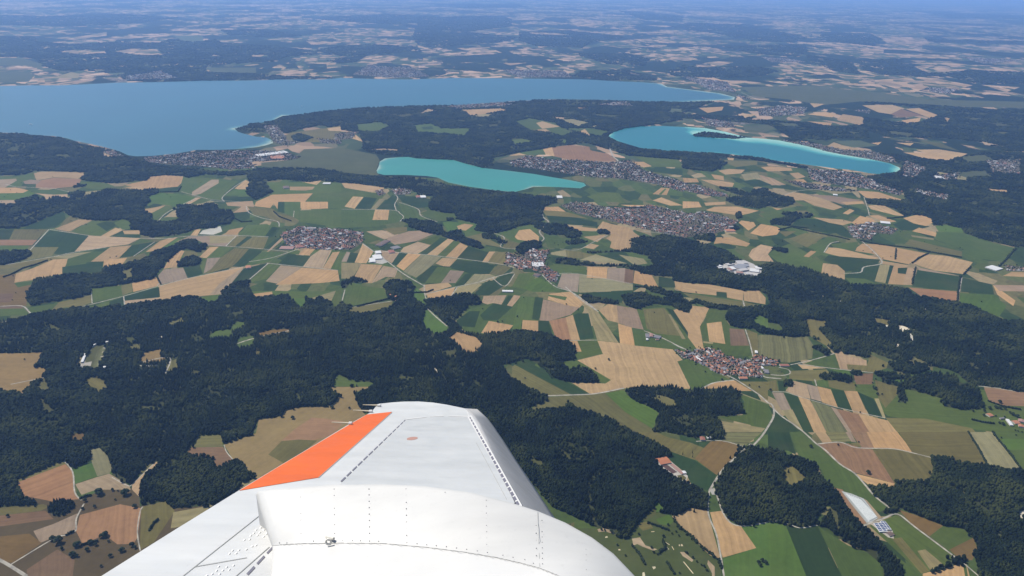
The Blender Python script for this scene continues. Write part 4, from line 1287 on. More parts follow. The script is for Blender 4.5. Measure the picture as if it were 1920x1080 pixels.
def tri_mesh(name, tris, z, mt):
    idx = sorted({i for t in tris for i in t}); mp = {i: k for k, i in enumerate(idx)}
    c = OV[idx]
    F = []
    for t in tris:
        a, b, d = t[0], t[1], t[2]
        cr = (OV[b][0] - OV[a][0]) * (OV[d][1] - OV[a][1]) - (OV[b][1] - OV[a][1]) * (OV[d][0] - OV[a][0])
        F.append(tuple(mp[i] for i in (t if cr > 0 else t[::-1])))
    return new_mesh(name, [(x, y, z) for x, y in c], F, mt)
def main_dir(code_id):
    """direction of the longest edge of the surveyed outline"""
    for f, i in zip(faces, info):
        if i == code_id:
            best = (0, 0)
            for a, b in zip(f, f[1:] + f[:1]):
                dx, dy = b[0] - a[0], b[1] - a[1]; l = math.hypot(dx, dy)
                if l > best[0]: best = (l, math.atan2(dy, dx))
            return best[1]
wood_tris, town_tris = [], {}
road_all = []
for key, tris in groups.items():
    code, i = key
    if code == 'L': continue
    if code == 'R': road_all.append((i, tris)); continue
    if code == 'C':
        tag(tri_mesh('ground', tris, 0, M_COUNTRY), kind='structure'); continue
    if code == 'F': wood_tris.append((i, tris))
    if code == 'v': town_tris[i] = tris
    o = tri_mesh(NAMES[code], tris, 0, M_MOSAIC if code == 'P' else (M_FARTAN if i in far_ids and code in 'wtp' else (M_GLADE if i in far_ids and code == 'F' else M_FIELD))); tag(o, kind='structure')
    rr = random.Random(i * 7 + 1)
    b = 1 + rr.uniform(-0.13, 0.13); h = rr.uniform(-0.06, 0.06)
    if code in 'Fxvz': b = 1; h = 0
    c = PAL[code]
    b *= ALB; o['tint'] = (c[0] * b * (1 + h), c[1] * b, c[2] * b * (1 - h))
    o['lane_angle'] = main_dir(key) + math.pi / 2
    o['lane_width'] = {'n': 26.0, 'z': 16.0}.get(code, rr.uniform(14, 34))
    o['lane_strength'] = {'n': 1.5, 'z': 0.9, 'w': 0.6, 't': 0.65, 'k': 0.5, 'b': 0.6, 'r': 0.6, 'o': 0.7, 'p': 0.7, 'g': 0.42, 'h': 0.12, 'd': 0.45, 'y': 0.4, 'j': 0.3, 'q': 0.4}.get(code, 0.0)
for i, tris in road_all:
    tag(tri_mesh('road', tris, 0, M_ROAD), kind='structure')
o = new_mesh('ground', [(-4e5, -2e4, -4), (4e5, -2e4, -4), (4e5, 5e5, -4), (-4e5, 5e5, -4)], [(0, 1, 2, 3)], M_COUNTRY); tag(o, kind='structure')

# ------------------------------------------------------------------ lakes
def value_noise2(P): return 0.5 + 0.5 * np.sin(P[:, 0] / 410 + 1.3 * np.sin(P[:, 1] / 530)) * np.cos(P[:, 1] / 370 + P[:, 0] / 900)
def shore(px, py, poly):
    poly = np.asarray(poly); best = np.full(len(px), 1e9)
    for (a, b), (c, d) in zip(poly, np.roll(poly, -1, 0)):
        vx, vy = c - a, d - b; l2 = vx * vx + vy * vy + 1e-9
        t = np.clip(((px - a) * vx + (py - b) * vy) / l2, 0, 1)
        best = np.minimum(best, np.hypot(px - a - t * vx, py - b - t * vy))
    return best
def water_material(name, deep, mid, shallow):
    mt = mat(name, rough=0.35, spec=0.3); N = NT(mt)
    at = N.new('ShaderNodeAttribute', attribute_name='tone').outputs['Fac']
    P = N.new('ShaderNodeNewGeometry').outputs['Position']
    k = N.math('ADD', at, N.math('MULTIPLY', N.math('SUBTRACT', N.noise(P, 0.006, 4), 0.5), 0.25))
    c = N.ramp(k, [(0.08, deep), (0.5, mid), (0.92, shallow)])
    v = N.maprange(N.noise(P, 0.0009, 4, 0.6), 0.3, 0.7, 0.93, 1.07)
    N.link(N.scale(c, v), N.b.inputs['Base Color'])
    bp = N.new('ShaderNodeBump'); bp.inputs['Strength'].default_value = 0.15; bp.inputs['Distance'].default_value = 1.0
    N.link(N.noise(P, 0.15, 3), bp.inputs['Height']); N.link(bp.outputs[0], N.b.inputs['Normal'])
    return mt
M_WATER = {'wide_lake': water_material('lake_water', (0.016, 0.115, 0.150), (0.08, 0.23, 0.21), (0.42, 0.50, 0.34)),
           'small_lake': water_material('green_lake_water', (0.035, 0.265, 0.190), (0.10, 0.31, 0.22), (0.34, 0.46, 0.36)),
           'turquoise_lake': water_material('turquoise_lake_water', (0.004, 0.175, 0.195), (0.055, 0.37, 0.33), (0.38, 0.68, 0.52))}
island_poly = [ground(*p) for p in points('FU', ISLAND.split()[1:])]
for nm, poly in lake_pts.items():
    P0 = np.array(poly); lo, hi = P0.min(0), P0.max(0)
    step = {'wide_lake': 130, 'small_lake': 45, 'turquoise_lake': 55}[nm]
    dense = []
    for (a, b), (c, d) in zip(P0, np.roll(P0, -1, 0)):
        n = max(1, int(math.hypot(c - a, d - b) / (step * 1.2)))
        for k in range(n): dense.append((a + (c - a) * k / n, b + (d - b) * k / n))
    xs, ys = np.meshgrid(np.arange(lo[0], hi[0], step), np.arange(lo[1], hi[1], step * 1.5))
    xs = (xs + rng.uniform(-.3, .3, xs.shape) * step).ravel(); ys = (ys + rng.uniform(-.3, .3, ys.shape) * step).ravel()
    ok = inside(xs, ys, dense); xs, ys = xs[ok], ys[ok]
    sd = shore(xs, ys, dense); keep = (sd > step * 0.4) & ((sd < 900) | (rng.random(len(xs)) < 0.05)); xs, ys = xs[keep], ys[keep]
    if sum(p[0] * r[1] - r[0] * p[1] for p, r in zip(dense, dense[1:] + dense[:1])) < 0: dense = dense[::-1]
    pts2 = [Vector((a / 1000, b / 1000)) for a, b in dense] + [Vector((a / 1000, b / 1000)) for a, b in zip(xs, ys)]
    v2, _e, f2, _1, _2, og = delaunay_2d_cdt(pts2, [], [list(range(len(dense)))], 1, 1e-7)
    V = np.array([(p[0] * 1000, p[1] * 1000, 0) for p in v2])
    F = np.array([f if ((V[f[1], 0] - V[f[0], 0]) * (V[f[2], 1] - V[f[0], 1]) - (V[f[1], 1] - V[f[0], 1]) * (V[f[2], 0] - V[f[0], 0])) > 0 else f[::-1] for f, g in zip(f2, og) if g])
    sd = shore(V[:, 0], V[:, 1], dense)
    if nm == 'turquoise_lake': sd = np.minimum(sd, shore(V[:, 0], V[:, 1], island_poly))
    width = 3.0 + 20 * value_noise2(V[:, :2])
    for px, py, rad, wd in SHELF[nm]:
        gx, gy = ground(px, py); ex, _ = ground(px + rad, py); rw = abs(ex - gx)
        ey = abs(ground(px, py - rad * 0.35)[1] - gy)
        width += 1.7 * wd * np.exp(-(((V[:, 0] - gx) / rw) ** 2 + ((V[:, 1] - gy) / max(ey, rw)) ** 2))
    tone = np.clip(1 - sd / width, 0, 1) * np.clip(width / (step * 0.9), 0.12, 1)   # narrow shelves stay faint
    tag(big_mesh(nm, V, F, M_WATER[nm], tone), kind='structure')

# ------------------------------------------------------------------ woods
def cross_min(d): return np.maximum(6.5, 0.0024 * d)
ico_v, ico_f = [], []
def crown_templates():
    """rounded crowns and spruce cones as (verts, tris) with unit radius and height 1, base at 0"""
    T = []
    for k in range(6):
        r_ = np.random.default_rng(50 + k); vs = []; rings = [(0.12, 0.62), (0.45, 1.0), (0.78, 0.72)]; n = 6
        for j, (z, rad) in enumerate(rings):
            for i in range(n):
                a = 2 * math.pi * (i + 0.5 * j) / n + r_.uniform(-.2, .2); q = rad * r_.uniform(0.78, 1.15)
                vs.append((q * math.cos(a), q * math.sin(a), z + r_.uniform(-.08, .08)))
        vs.append((r_.uniform(-.2, .2), r_.uniform(-.2, .2), 1.0)); f = []
        for j in range(2):
            for i in range(n):
                a, b = j * n + i, j * n + (i + 1) % n; c, d = a + n, b + n
                if j % 2 == 0: f += [(a, b, c), (b, d, c)]
                else: f += [(a, b, d), (a, d, c)]
        for i in range(n): f.append((2 * n + i, 2 * n + (i + 1) % n, 3 * n))
        T.append((np.array(vs), np.array(f)))
    for k in range(3):
        r_ = np.random.default_rng(80 + k); vs = []; n = 6
        for j, (z, rad) in enumerate([(0.05, 0.62), (0.42, 0.46)]):
            for i in range(n):
                a = 2 * math.pi * (i + 0.5 * j) / n; q = rad * r_.uniform(0.75, 1.15); vs.append((q * math.cos(a), q * math.sin(a), z))
        vs.append((0, 0, 1.10)); f = []
        for i in range(n):
            a, b = i, (i + 1) % n; f += [(a, b, n + i), (b, n + b, n + i)]; f.append((n + i, n + b, 2 * n))
        T.append((np.array(vs), np.array(f)))
    return T
CROWNS = crown_templates()
def scatter(tris, spacing):
    """random points over triangles, denser near the camera"""
    T = OV[np.array([t[:3] for t in tris])]
    # split large triangles so that spacing stays right
    for _ in range(9):
        e = np.linalg.norm(T - np.roll(T, -1, 1), axis=2); d = np.hypot(T[..., 0].mean(1), T[..., 1].mean(1)); big = e.max(1) > 0.12 * d + 40
        if not big.any(): break
        B = T[big]; k = e[big].argmax(1); ar = np.arange(len(B))
        a, b, c = B[ar, k], B[ar, (k + 1) % 3], B[ar, (k + 2) % 3]; mid = (a + b) / 2
        T = np.concatenate([T[~big], np.stack([a, mid, c], 1), np.stack([mid, b, c], 1)])
    area = 0.5 * np.abs((T[:, 1, 0] - T[:, 0, 0]) * (T[:, 2, 1] - T[:, 0, 1]) - (T[:, 1, 1] - T[:, 0, 1]) * (T[:, 2, 0] - T[:, 0, 0]))
    c = T.mean(1); d = np.hypot(c[:, 0], np.hypot(c[:, 1], HGT)); s = spacing(d)
    n = rng.poisson(area / s ** 2 * 1.25)
    ix = np.repeat(np.arange(len(T)), n); u, v = rng.random(len(ix)), rng.random(len(ix)); fl = u + v > 1
    u[fl], v[fl] = 1 - u[fl], 1 - v[fl]; A = T[ix]
    return A[:, 0] + (A[:, 1] - A[:, 0]) * u[:, None] + (A[:, 2] - A[:, 0]) * v[:, None]
def foliage(P, rad, hgt, tone, spruce, z0=0.0):
    """many crowns in one go"""
    k = np.where(spruce, rng.integers(6, 9, len(P)), rng.integers(0, 6, len(P))); VV, FF, AA = [], [], []; base = 0
    for j, (tv, tf) in enumerate(CROWNS):
        ix = np.nonzero(k == j)[0]
        if not len(ix): continue
        a = rng.uniform(0, 6.28, len(ix)); ca, sa = np.cos(a)[:, None], np.sin(a)[:, None]; r_ = rad[ix][:, None]
        x = (tv[:, 0] * ca - tv[:, 1] * sa) * r_ + P[ix, 0][:, None]; y = (tv[:, 0] * sa + tv[:, 1] * ca) * r_ + P[ix, 1][:, None]
        z = tv[:, 2][None] * hgt[ix][:, None] + z0
        VV.append(np.stack([x, y, z], 2).reshape(-1, 3)); n = len(tv)
        FF.append((tf[None] + (np.arange(len(ix)) * n)[:, None, None] + base).reshape(-1, 3)); AA.append(np.repeat(tone[ix], n)); base += len(ix) * n
    return np.concatenate(VV), np.concatenate(FF), np.concatenate(AA)
def value_noise(P, sc, seed):
    r_ = np.random.default_rng(seed); T = r_.random((256, 256)); u = P / sc + 1000.0; i = np.floor(u).astype(int); f = u - i; f = f * f * (3 - 2 * f)
    g = lambda a, b: T[(i[:, 0] + a) % 256, (i[:, 1] + b) % 256]
    return (g(0, 0) * (1 - f[:, 0]) + g(1, 0) * f[:, 0]) * (1 - f[:, 1]) + (g(0, 1) * (1 - f[:, 0]) + g(1, 1) * f[:, 0]) * f[:, 1]
def gaps(P):
    """small glades, felled strips and rides inside the woods"""
    g = 0.5 * value_noise(P * (1, 0.8), 85, 3) + 0.5 * value_noise(P, 34, 4)
    ride = np.abs(value_noise(P, 700, 9) - 0.5) < 0.006
    far = (np.hypot(P[:, 0], P[:, 1]) > 8000) & (value_noise(P, 230, 11) > 0.83)
    far |= (P[:, 1] > 14500) & (0.6 * value_noise(P, 620, 13) + 0.4 * value_noise(P, 210, 14) > 0.63)
    return ((g > 0.74) | ride | far) & (rng.random(len(P)) < 0.8)
def wood_tone(P):
    st = 0.55 * value_noise(P, 170, 5) + 0.45 * value_noise(P, 60, 6)
    return np.clip((st - 0.5) * 2.3 + 0.40 + rng.normal(0, 0.13, len(P)), 0, 1)
tot = 0
for i, tris in wood_tris:
    P = scatter(tris, cross_min); P = P[~gaps(P)]
    if len(P) < 6: continue
    stray = rng.random(len(P)) < 0.10; P[stray] += rng.normal(0, 11, (int(stray.sum()), 2))      # ragged edges
    d = np.hypot(P[:, 0], np.hypot(P[:, 1], HGT)); s = cross_min(d)
    rad = s * rng.uniform(0.62, 1.0, len(P))
    hgt = (15 + 11 * value_noise(P, 120, 8)) * rng.uniform(0.86, 1.12, len(P))
    # stand species vary over a few hundred metres
    sp = (np.sin(P[:, 0] / 240 + i) + np.sin(P[:, 1] / 310 + 2 * i) + rng.normal(0, 0.6, len(P))) > 0.5
    V, F, A = foliage(P, rad, hgt, wood_tone(P) - np.where(sp, 0.12, 0.0), sp)
    c = P.mean(0); tot += len(P)
    where = 'on the island in the lake' if i == oid and False else ('far beyond the lakes' if c[1] > 14000 else ('around the lakes' if c[1] > 8500 else ('among the fields in the middle distance' if c[1] > 5200 else 'below in the foreground')))
    tag(big_mesh('wood', V, F, M_LEAF, A), 'dark mixed woodland ' + where, 'wood', 'woods ' + where, 'stuff')
print('wood crowns', tot)

# ------------------------------------------------------------------ hedgerows
def line_points(pl, gap):
    out = []
    for (a, b), (c, d) in zip(pl, pl[1:]):
        n = max(1, int(math.hypot(c - a, d - b) / gap))
        out += [(a + (c - a) * k / n, b + (d - b) * k / n) for k in range(n)]
    return np.array(out)
for q in parse(HEDGES):
    pl = [ground(x, y) for x, y in points(q[0], q[2:], False)]; wd = float(q[1])
    P = line_points(pl, 4.0); P = np.concatenate([P, P + rng.normal(0, wd * 0.3, P.shape)])
    rad = rng.uniform(3.2, 6.0, len(P)); hgt = rng.uniform(5, 13, len(P))
    V, F, A = foliage(P, rad, hgt, rng.random(len(P)) * 0.7, np.zeros(len(P), bool))
    c = P.mean(0); side = 'left' if c[0] < -600 else ('right' if c[0] > 1200 else 'middle')
    tag(big_mesh('hedgerow', V, F, M_LONE, A), 'dark bushy hedgerow between the fields in the %s of the landscape' % side, 'hedgerow', 'hedgerows in the %s' % side)

# ------------------------------------------------------------------ single trees
def lone_tree_meshes():
    out = []
    for k in range(5):
        r_ = np.random.default_rng(200 + k); n = 26
        a = r_.uniform(0, 6.28, n); rr = np.sqrt(r_.random(n)) * 0.62
        P = np.stack([rr * np.cos(a), rr * np.sin(a)], 1)
        V, F, A = foliage(P, r_.uniform(0.28, 0.5, n), np.full(n, 0.42), r_.random(n) * 0.8, np.zeros(n, bool))
        # lift each leaf clump into a dome
        per = 19; z = 0.22 + (1 - (rr / 0.75) ** 2) * 0.75 * r_.uniform(0.5, 1.0, n)
        order = []
        V2 = V.copy(); cl = V[:, :2].reshape(-1, per, 2).mean(1); rc = np.hypot(cl[:, 0], cl[:, 1])
        lift = 0.20 + np.clip(1 - (rc / 0.8) ** 2, 0, 1) * 0.75 * r_.uniform(0.45, 1.0, len(rc))
        V2[:, 2] += np.repeat(lift, per)
        me = bpy.data.meshes.new('crown'); me.from_pydata(V2.tolist(), [], F.tolist()); me.materials.append(M_LONE)
        at = me.attributes.new('tone', 'FLOAT', 'POINT'); at.data.foreach_set('value', A.astype(np.float32)); me.update()
        out.append(me)
    return out
CM = lone_tree_meshes()
def cone_crown():
    vs, f = [], []; n = 10; z = 0.12
    for j in range(6):
        r0 = 0.42 * (1 - j / 6.5); b = len(vs)
        for i in range(n):
            a = 6.283 * i / n; q = r0 * (1 if i % 2 else 0.78); vs.append((q * math.cos(a), q * math.sin(a), 0.12 + j * 0.27))
        vs.append((0, 0, 0.12 + j * 0.27 + 0.48))
        for i in range(n): f.append((b + i, b + (i + 1) % n, b + n))
    me = bpy.data.meshes.new('crown'); me.from_pydata(vs, [], f); me.materials.append(M_LONE)
    at = me.attributes.new('tone', 'FLOAT', 'POINT'); at.data.foreach_set('value', [0.2] * len(vs)); me.update(); return me
CONE = cone_crown()
def trunk_mesh():
    vs, f = [], []; n = 6
    for z, r_ in ((0, 0.075), (0.3, 0.05), (0.8, 0.02)):
        for i in range(n): a = 6.283 * i / n; vs.append((r_ * math.cos(a), r_ * math.sin(a), z))
    for j in range(2):
        for i in range(n): f.append((j * n + i, j * n + (i + 1) % n, (j + 1) * n + (i + 1) % n, (j + 1) * n + i))
    for s in range(3):                     # limbs
        a = s * 2.1; b = len(vs); c, d = math.cos(a), math.sin(a)
        vs += [(0.02 * -d, 0.02 * c, 0.3), (0.02 * d, -0.02 * c, 0.3), (0.4 * c, 0.4 * d, 0.68), (0, 0, 0.36)]
        f += [(b, b + 1, b + 2), (b, b + 2, b + 3), (b + 1, b + 3, b + 2)]
    me = bpy.data.meshes.new('trunk'); me.from_pydata(vs, [], f); me.materials.append(M_BARK); me.update(); return me
TM = trunk_mesh()
TREE_TXT = {'heath': ('round dark tree standing on the dry brown grassland at the lower left', 'trees on the dry grassland at the lower left'),
            'ochre': ('lone dark tree on the ochre field beside the wing tip', 'trees on the ochre field beside the wing tip'),
            'gold': ('small dark tree on the large pale stubble field left of the village', 'trees on the large stubble field'),
            'mead': ('small tree on the meadows around the near village', 'trees around the near village'),
            'spruce': ('narrow dark spruce on the olive meadow above the riding hall', 'spruces above the riding hall'),
            'strip': ('dark tree between the striped fields at the lower right', 'trees between the striped fields'),
            'east': ('dark broadleaf tree near the hamlet at the right edge', 'trees near the hamlet at the right edge'),
            'west': ('tiny dark tree between the fields left of the middle', 'trees between the fields on the left'),
            'plough': ('tiny dark tree among the field strips in the centre', 'trees among the central field strips'),
            'north': ('tiny dark tree among the fields at the upper right', 'trees among the fields at the upper right'),
            'court': ('dark tree beside a clearing in the left woodland', 'trees beside the left clearings'),
            'golf': ('dark tree on the golf course right of the engine cowling', 'trees on the golf course')}
nt_ = 0
for ln in TREES.strip().splitlines():
    key, rest = ln.split('|'); q = rest.split(); lab, grp = TREE_TXT[key]
    for x, y, r_ in points(q[0], q[1:], False):
        gx, gy = ground(x, y)
        sc = TILES[q[0]][2]
        rad = min(max(r_ * 1.05, 5.0), 22.0) if key in ('heath', 'golf', 'ochre') else min(max(r_, 5.0), 13.0)
        t = bpy.data.objects.new('spruce_tree' if key == 'spruce' else 'field_tree', None); COL.objects.link(t)
        t.location = (gx, gy, 0); hh = rad * 1.35 if rad < 12 else rad * 1.1
        t.scale = (rad, rad, hh * (1.5 if key == 'spruce' else 1.0)); t.rotation_euler.z = random.uniform(0, 6.28)
        tag(t, lab, 'tree', grp)
        for nm, me in (('crown', CONE if key == 'spruce' else CM[nt_ % 5]), ('trunk', TM)):
            c = bpy.data.objects.new(nm, me); COL.objects.link(c); c.parent = t
        nt_ += 1

# ------------------------------------------------------------------ villages
def plain(name, c, rough=0.8, var=0.15):
    mt = mat(name, c, rough); N = NT(mt); P = N.new('ShaderNodeNewGeometry').outputs['Position']
    f = N.maprange(N.noise(P, 0.25, 3), 0.3, 0.7, 1 - var, 1 + var)
    rgb = N.new('ShaderNodeRGB'); rgb.outputs[0].default_value = (*[z * ALB for z in c], 1); N.link(N.scale(rgb.outputs[0], f), N.b.inputs['Base Color'])
    return mt
M_WALL = plain('plaster_wall', (0.62, 0.59, 0.54))
ROOFS = [plain('orange_tiles', (0.46, 0.20, 0.11)), plain('red_tiles', (0.33, 0.14, 0.10)), plain('brown_tiles', (0.17, 0.12, 0.10)),
         plain('grey_roofing', (0.22, 0.21, 0.22)), plain('pale_roofing', (0.52, 0.50, 0.49)), plain('rose_tiles', (0.38, 0.22, 0.18))]
ROOF_WORD = ['orange tiled', 'red tiled', 'brown tiled', 'grey', 'pale', 'faded rose tiled']
M_DARK = mat('window_glass', (0.05, 0.06, 0.08), 0.2, 0.5)
# box walls and a gabled roof with eaves; x is the ridge direction
def wall_geo(L, W, H, rise):
    v = [(-L, -W, 0), (L, -W, 0), (L, W, 0), (-L, W, 0), (-L, -W, H), (L, -W, H), (L, W, H), (-L, W, H), (-L, 0, H + rise), (L, 0, H + rise)]
    f = [(0, 1, 5, 4), (2, 3, 7, 6), (1, 2, 6, 9, 5), (3, 0, 4, 8, 7)]
    return v, f
def roof_geo(L, W, H, rise, over=0.6, th=0.35):
    k = rise / W; L2, W2 = L + over, W + over; e = H - k * over + 0.12; t = H + rise + 0.12
    v = [(-L2, -W2, e), (L2, -W2, e), (L2, 0, t), (-L2, 0, t), (L2, W2, e), (-L2, W2, e)]
    v += [(x, y, z + th) for x, y, z in v]
    f = [(6, 7, 8, 9), (9, 8, 10, 11), (1, 0, 3, 2), (2, 3, 5, 4), (0, 1, 7, 6), (4, 5, 11, 10), (1, 2, 8, 7), (2, 4, 10, 8), (3, 0, 6, 9), (5, 3, 9, 11)]
    return v, f
def me_from(name, g, mt):
    me = bpy.data.meshes.new(name); me.from_pydata(g[0], [], g[1]); me.materials.append(mt); me.update(); return me
variants = []
for k in range(24):
    L, W = random.uniform(5.5, 9.5), random.uniform(4.2, 6.2)
    if k % 6 == 5: L, W = random.uniform(12, 17), random.uniform(6, 8)
    H = random.uniform(4.5, 6.5); rise = W * random.uniform(0.55, 0.8); rc = [0, 1, 2, 3, 5, 0, 0, 4][k % 8]
    variants.append((L, W, H, rise, rc, me_from('wall', wall_geo(L, W, H, rise), M_WALL), me_from('roof', roof_geo(L, W, H, rise), ROOFS[rc])))
def jitter_grid(tris, gap):
    T = OV[np.array([t[:3] for t in tris])]; pts = T.reshape(-1, 2); c = pts.mean(0)
    d = pts - c; ang = 0.5 * math.atan2(2 * (d[:, 0] * d[:, 1]).mean(), (d[:, 0] ** 2 - d[:, 1] ** 2).mean()); ca, sa = math.cos(ang), math.sin(ang)
    u = d @ np.array([ca, sa]); v = d @ np.array([-sa, ca])
    U, Vv = np.meshgrid(np.arange(u.min(), u.max(), gap), np.arange(v.min(), v.max(), gap * 0.9))
    U = (U + rng.normal(0, gap * 0.22, U.shape)).ravel(); Vv = (Vv + rng.normal(0, gap * 0.22, Vv.shape)).ravel()
    X = c[0] + U * ca - Vv * sa; Y = c[1] + U * sa + Vv * ca; ok = np.zeros(len(X), bool)
    for t in T: ok |= inside(X, Y, t)
    bend = np.sin(X / 160) * 0.5 + np.sin(Y / 210) * 0.5
    return X[ok], Y[ok], ang + bend[ok]
cand = []; green = []
for n_t, i in enumerate(town_ids):
    if i not in town_tris: continue
    cc = OV[np.array([t[:3] for t in town_tris[i]])].reshape(-1, 2).mean(0); dist = math.hypot(*cc)
    gap = 22 if dist < 7000 else (27 if dist < 11000 else 42)
    if n_t == 5: gap = 19
    X, Y, A = jitter_grid(town_tris[i], gap)
    tv = value_noise(np.stack([X, Y], 1), 75, 12)
    for kq, (x, y, a) in enumerate(zip(X, Y, A)):
        if random.random() < ((0.92 if dist < 7000 else 0.70) if tv[kq] < 0.66 else 0.12): cand.append((math.hypot(x, y), x, y, a + (math.pi / 2 if random.random() < 0.35 else 0) + random.gauss(0, 0.08), n_t))
    ring = np.stack([X, Y], 1)[rng.random(len(X)) < 0.30]; ring = ring + rng.normal(0, 30, ring.shape); green.append(ring)
    green.append(np.stack([X, Y], 1)[rng.random(len(X)) < 0.85] + rng.normal(0, gap * 0.45, (int(0), 2)) if False else (np.stack([X, Y], 1) + rng.normal(0, gap * 0.5, (len(X), 2))))
cand.sort(key=lambda c: c[0])
TOWN_WORD = {5: 'in the near village at the right', 4: 'in the village among the central field strips', 3: 'in the village left of the middle', 27: 'at the forest edge below the small lake'}
for c in cand[:290]:
    d, x, y, a, n_t = c; L, W, H, rise, rc, wm, rm = variants[random.randrange(24)]
    t = bpy.data.objects.new('village_house', None); COL.objects.link(t); t.location = (x, y, 0); t.rotation_euler.z = a
    wd = TOWN_WORD.get(n_t, 'in a village of the middle distance')
    tag(t, 'white walled house with %s gabled roof %s' % (ROOF_WORD[rc], wd), 'house', '%s roofed houses %s' % (ROOF_WORD[rc], wd))
    for nm, me in (('wall', wm), ('roof', rm)):
        o = bpy.data.objects.new(nm, me); COL.objects.link(o); o.parent = t
VV, FF, MI = [], [], []; base = 0
for d, x, y, a, n_t in cand[290:]:
    L, W, H, rise, rc, wm, rm = variants[random.randrange(24)]; s = random.uniform(0.7, 1.1) if d < 12000 else 1.2
    if d > 9000 and rc in (0, 1) and random.random() < 0.6: rc = random.choice((2, 3, 5))
    if random.random() < 0.04: L, W, rc = 22, 12, 4
    ca, sa = math.cos(a) * s, math.sin(a) * s
    for (v, f), mi in ((wall_geo(L, W, H, rise), 0), (roof_geo(L, W, H, rise), 1 + rc)):
        for p, q_, z in v: VV.append((x + p * ca - q_ * sa, y + p * sa + q_ * ca, z * s))
        for t in f[:6 if mi else 4]: FF.append(tuple(base + k for k in t)); MI.append(mi)
        base += len(v)
o = new_mesh('distant_houses', VV, FF, [M_WALL] + ROOFS, midx=MI)
tag(o, 'crowd of tiny pale and red roofed houses in the distant towns', 'houses', kind='stuff')
print('houses', len(cand))
P = np.concatenate(green); d = np.hypot(P[:, 0], P[:, 1]); P = P[(rng.random(len(P)) < 0.8)]; d = np.hypot(P[:, 0], P[:, 1])
rad = np.where(d > 9000, rng.uniform(6, 12, len(P)), rng.uniform(3.0, 7.5, len(P)))
V, F, A = foliage(P, rad, rng.uniform(6, 13, len(P)), rng.random(len(P)) * 0.8, np.zeros(len(P), bool))
tag(big_mesh('garden_greenery', V, F, M_LONE, A), 'dark green garden trees mixed among the village houses', 'garden trees', kind='stuff')

# ------------------------------------------------------------------ larger buildings, drawn from their four ground corners
def building(corners, h, rise, roof_m, name, label, cat='building', group=None, wall_m=None, tile='FU', solar=None):
    P = [Vector((*ground(x, y), 0)) for x, y in points(tile, corners.split(), False)]
    c = sum(P, Vector()) / 4
    e1 = ((P[1] - P[0]) + (P[2] - P[3])) / 2; e2 = ((P[3] - P[0]) + (P[2] - P[1])) / 2
    if e1.length < e2.length: e1, e2 = e2, e1
    L, W = e1.length / 2, e2.length / 2
    t = bpy.data.objects.new(name, None); COL.objects.link(t); t.location = c; t.rotation_euler.z = math.atan2(e1.y, e1.x)
    tag(t, label, cat, group)
    rr_ = max(rise, 0.02)
    new_mesh('wall', *wall_geo(L, W, h, rr_), wall_m or M_WALL, t)
    new_mesh('roof', *roof_geo(L, W, h, rr_, 0.8 if rise else 0.1), roof_m, t)
    n = max(2, int(L / 3)); V, F = [], []
    for s in (-1, 1):
        for i in range(n):
            x = -L + (i + 0.5) * 2 * L / n; b = len(V); y = s * (W + 0.06)
            V += [(x - 0.7, y, h * 0.35), (x + 0.7, y, h * 0.35), (x + 0.7, y, h * 0.7), (x - 0.7, y, h * 0.7)]; F.append((b, b + 1, b + 2, b + 3) if s < 0 else (b + 3, b + 2, b + 1, b))
    new_mesh('window_band', V, F, M_DARK, t)
    if solar:
        for i in range(solar):
            x0 = -L + 2 + i * (2 * L - 4) / solar; x1 = x0 + (2 * L - 4) / solar - 2.5
            for s in (-1, 1):
                k = rise / W; y0, y1 = s * W * 0.1, s * W * 0.92; zt = h + rise + 0.55
                v = [(x0, y0, zt - abs(y0) * k), (x1, y0, zt - abs(y0) * k), (x1, y1, zt - abs(y1) * k), (x0, y1, zt - abs(y1) * k)]
                v += [(a, b, z - 0.08) for a, b, z in v]
                new_mesh('solar_panel', v, [(0, 1, 2, 3), (7, 6, 5, 4), (0, 4, 5, 1), (1, 5, 6, 2), (2, 6, 7, 3), (3, 7, 4, 0)], M_SOLAR, t)
    return t
M_SOLAR = mat('solar_glass', (0.03, 0.06, 0.16), 0.25, 0.5)
M_WHITE = plain('white_sheet_roof', (0.72, 0.72, 0.72)); M_GREY = plain('grey_hall_roof', (0.30, 0.31, 0.34)); M_CREAM = plain('cream_render', (0.66, 0.60, 0.48))
M_CONC = plain('pale_yard', (0.44, 0.40, 0.34)); M_ORT = plain('clay_tile_roof', (0.46, 0.18, 0.09))
building('1231,861 1250,858 1258,869 1237,873', 5, 3, M_ORT, 'riding_hall', 'long hall with orange tiled roof at the forest edge below the olive meadow', 'riding hall')
building('1256,872 1262,871 1283,889 1278,890', 4, 1.5, ROOFS[5], 'stable', 'long low stable with faded rose roof beside the dark riding paddock', 'stable')
building('1278,885 1284,884 1287,888 1281,890', 4, 2, M_WHITE, 'shed', 'small white roofed shed at the lower end of the riding yard', 'shed')
building('1229,868 1231,868 1231,870 1229,870', 3, 1, M_WHITE, 'hut', 'tiny white hut left of the orange roofed riding hall', 'hut')
for k, (a, b) in enumerate((('1640,985 1650,980 1661,996 1652,1001', 'left'), ('1651,980 1658,978 1670,993 1662,996', 'right'))):
    building(a, 4.5, 1.6, M_WHITE, 'barn', 'white barn with dark solar panels, %s one of the pair' % b, 'barn', solar=5)
building('1663,1000 1672,998 1675,1004 1666,1007', 4, 2, ROOFS[2], 'barn', 'brown roofed barn below the solar panelled barns', 'barn')
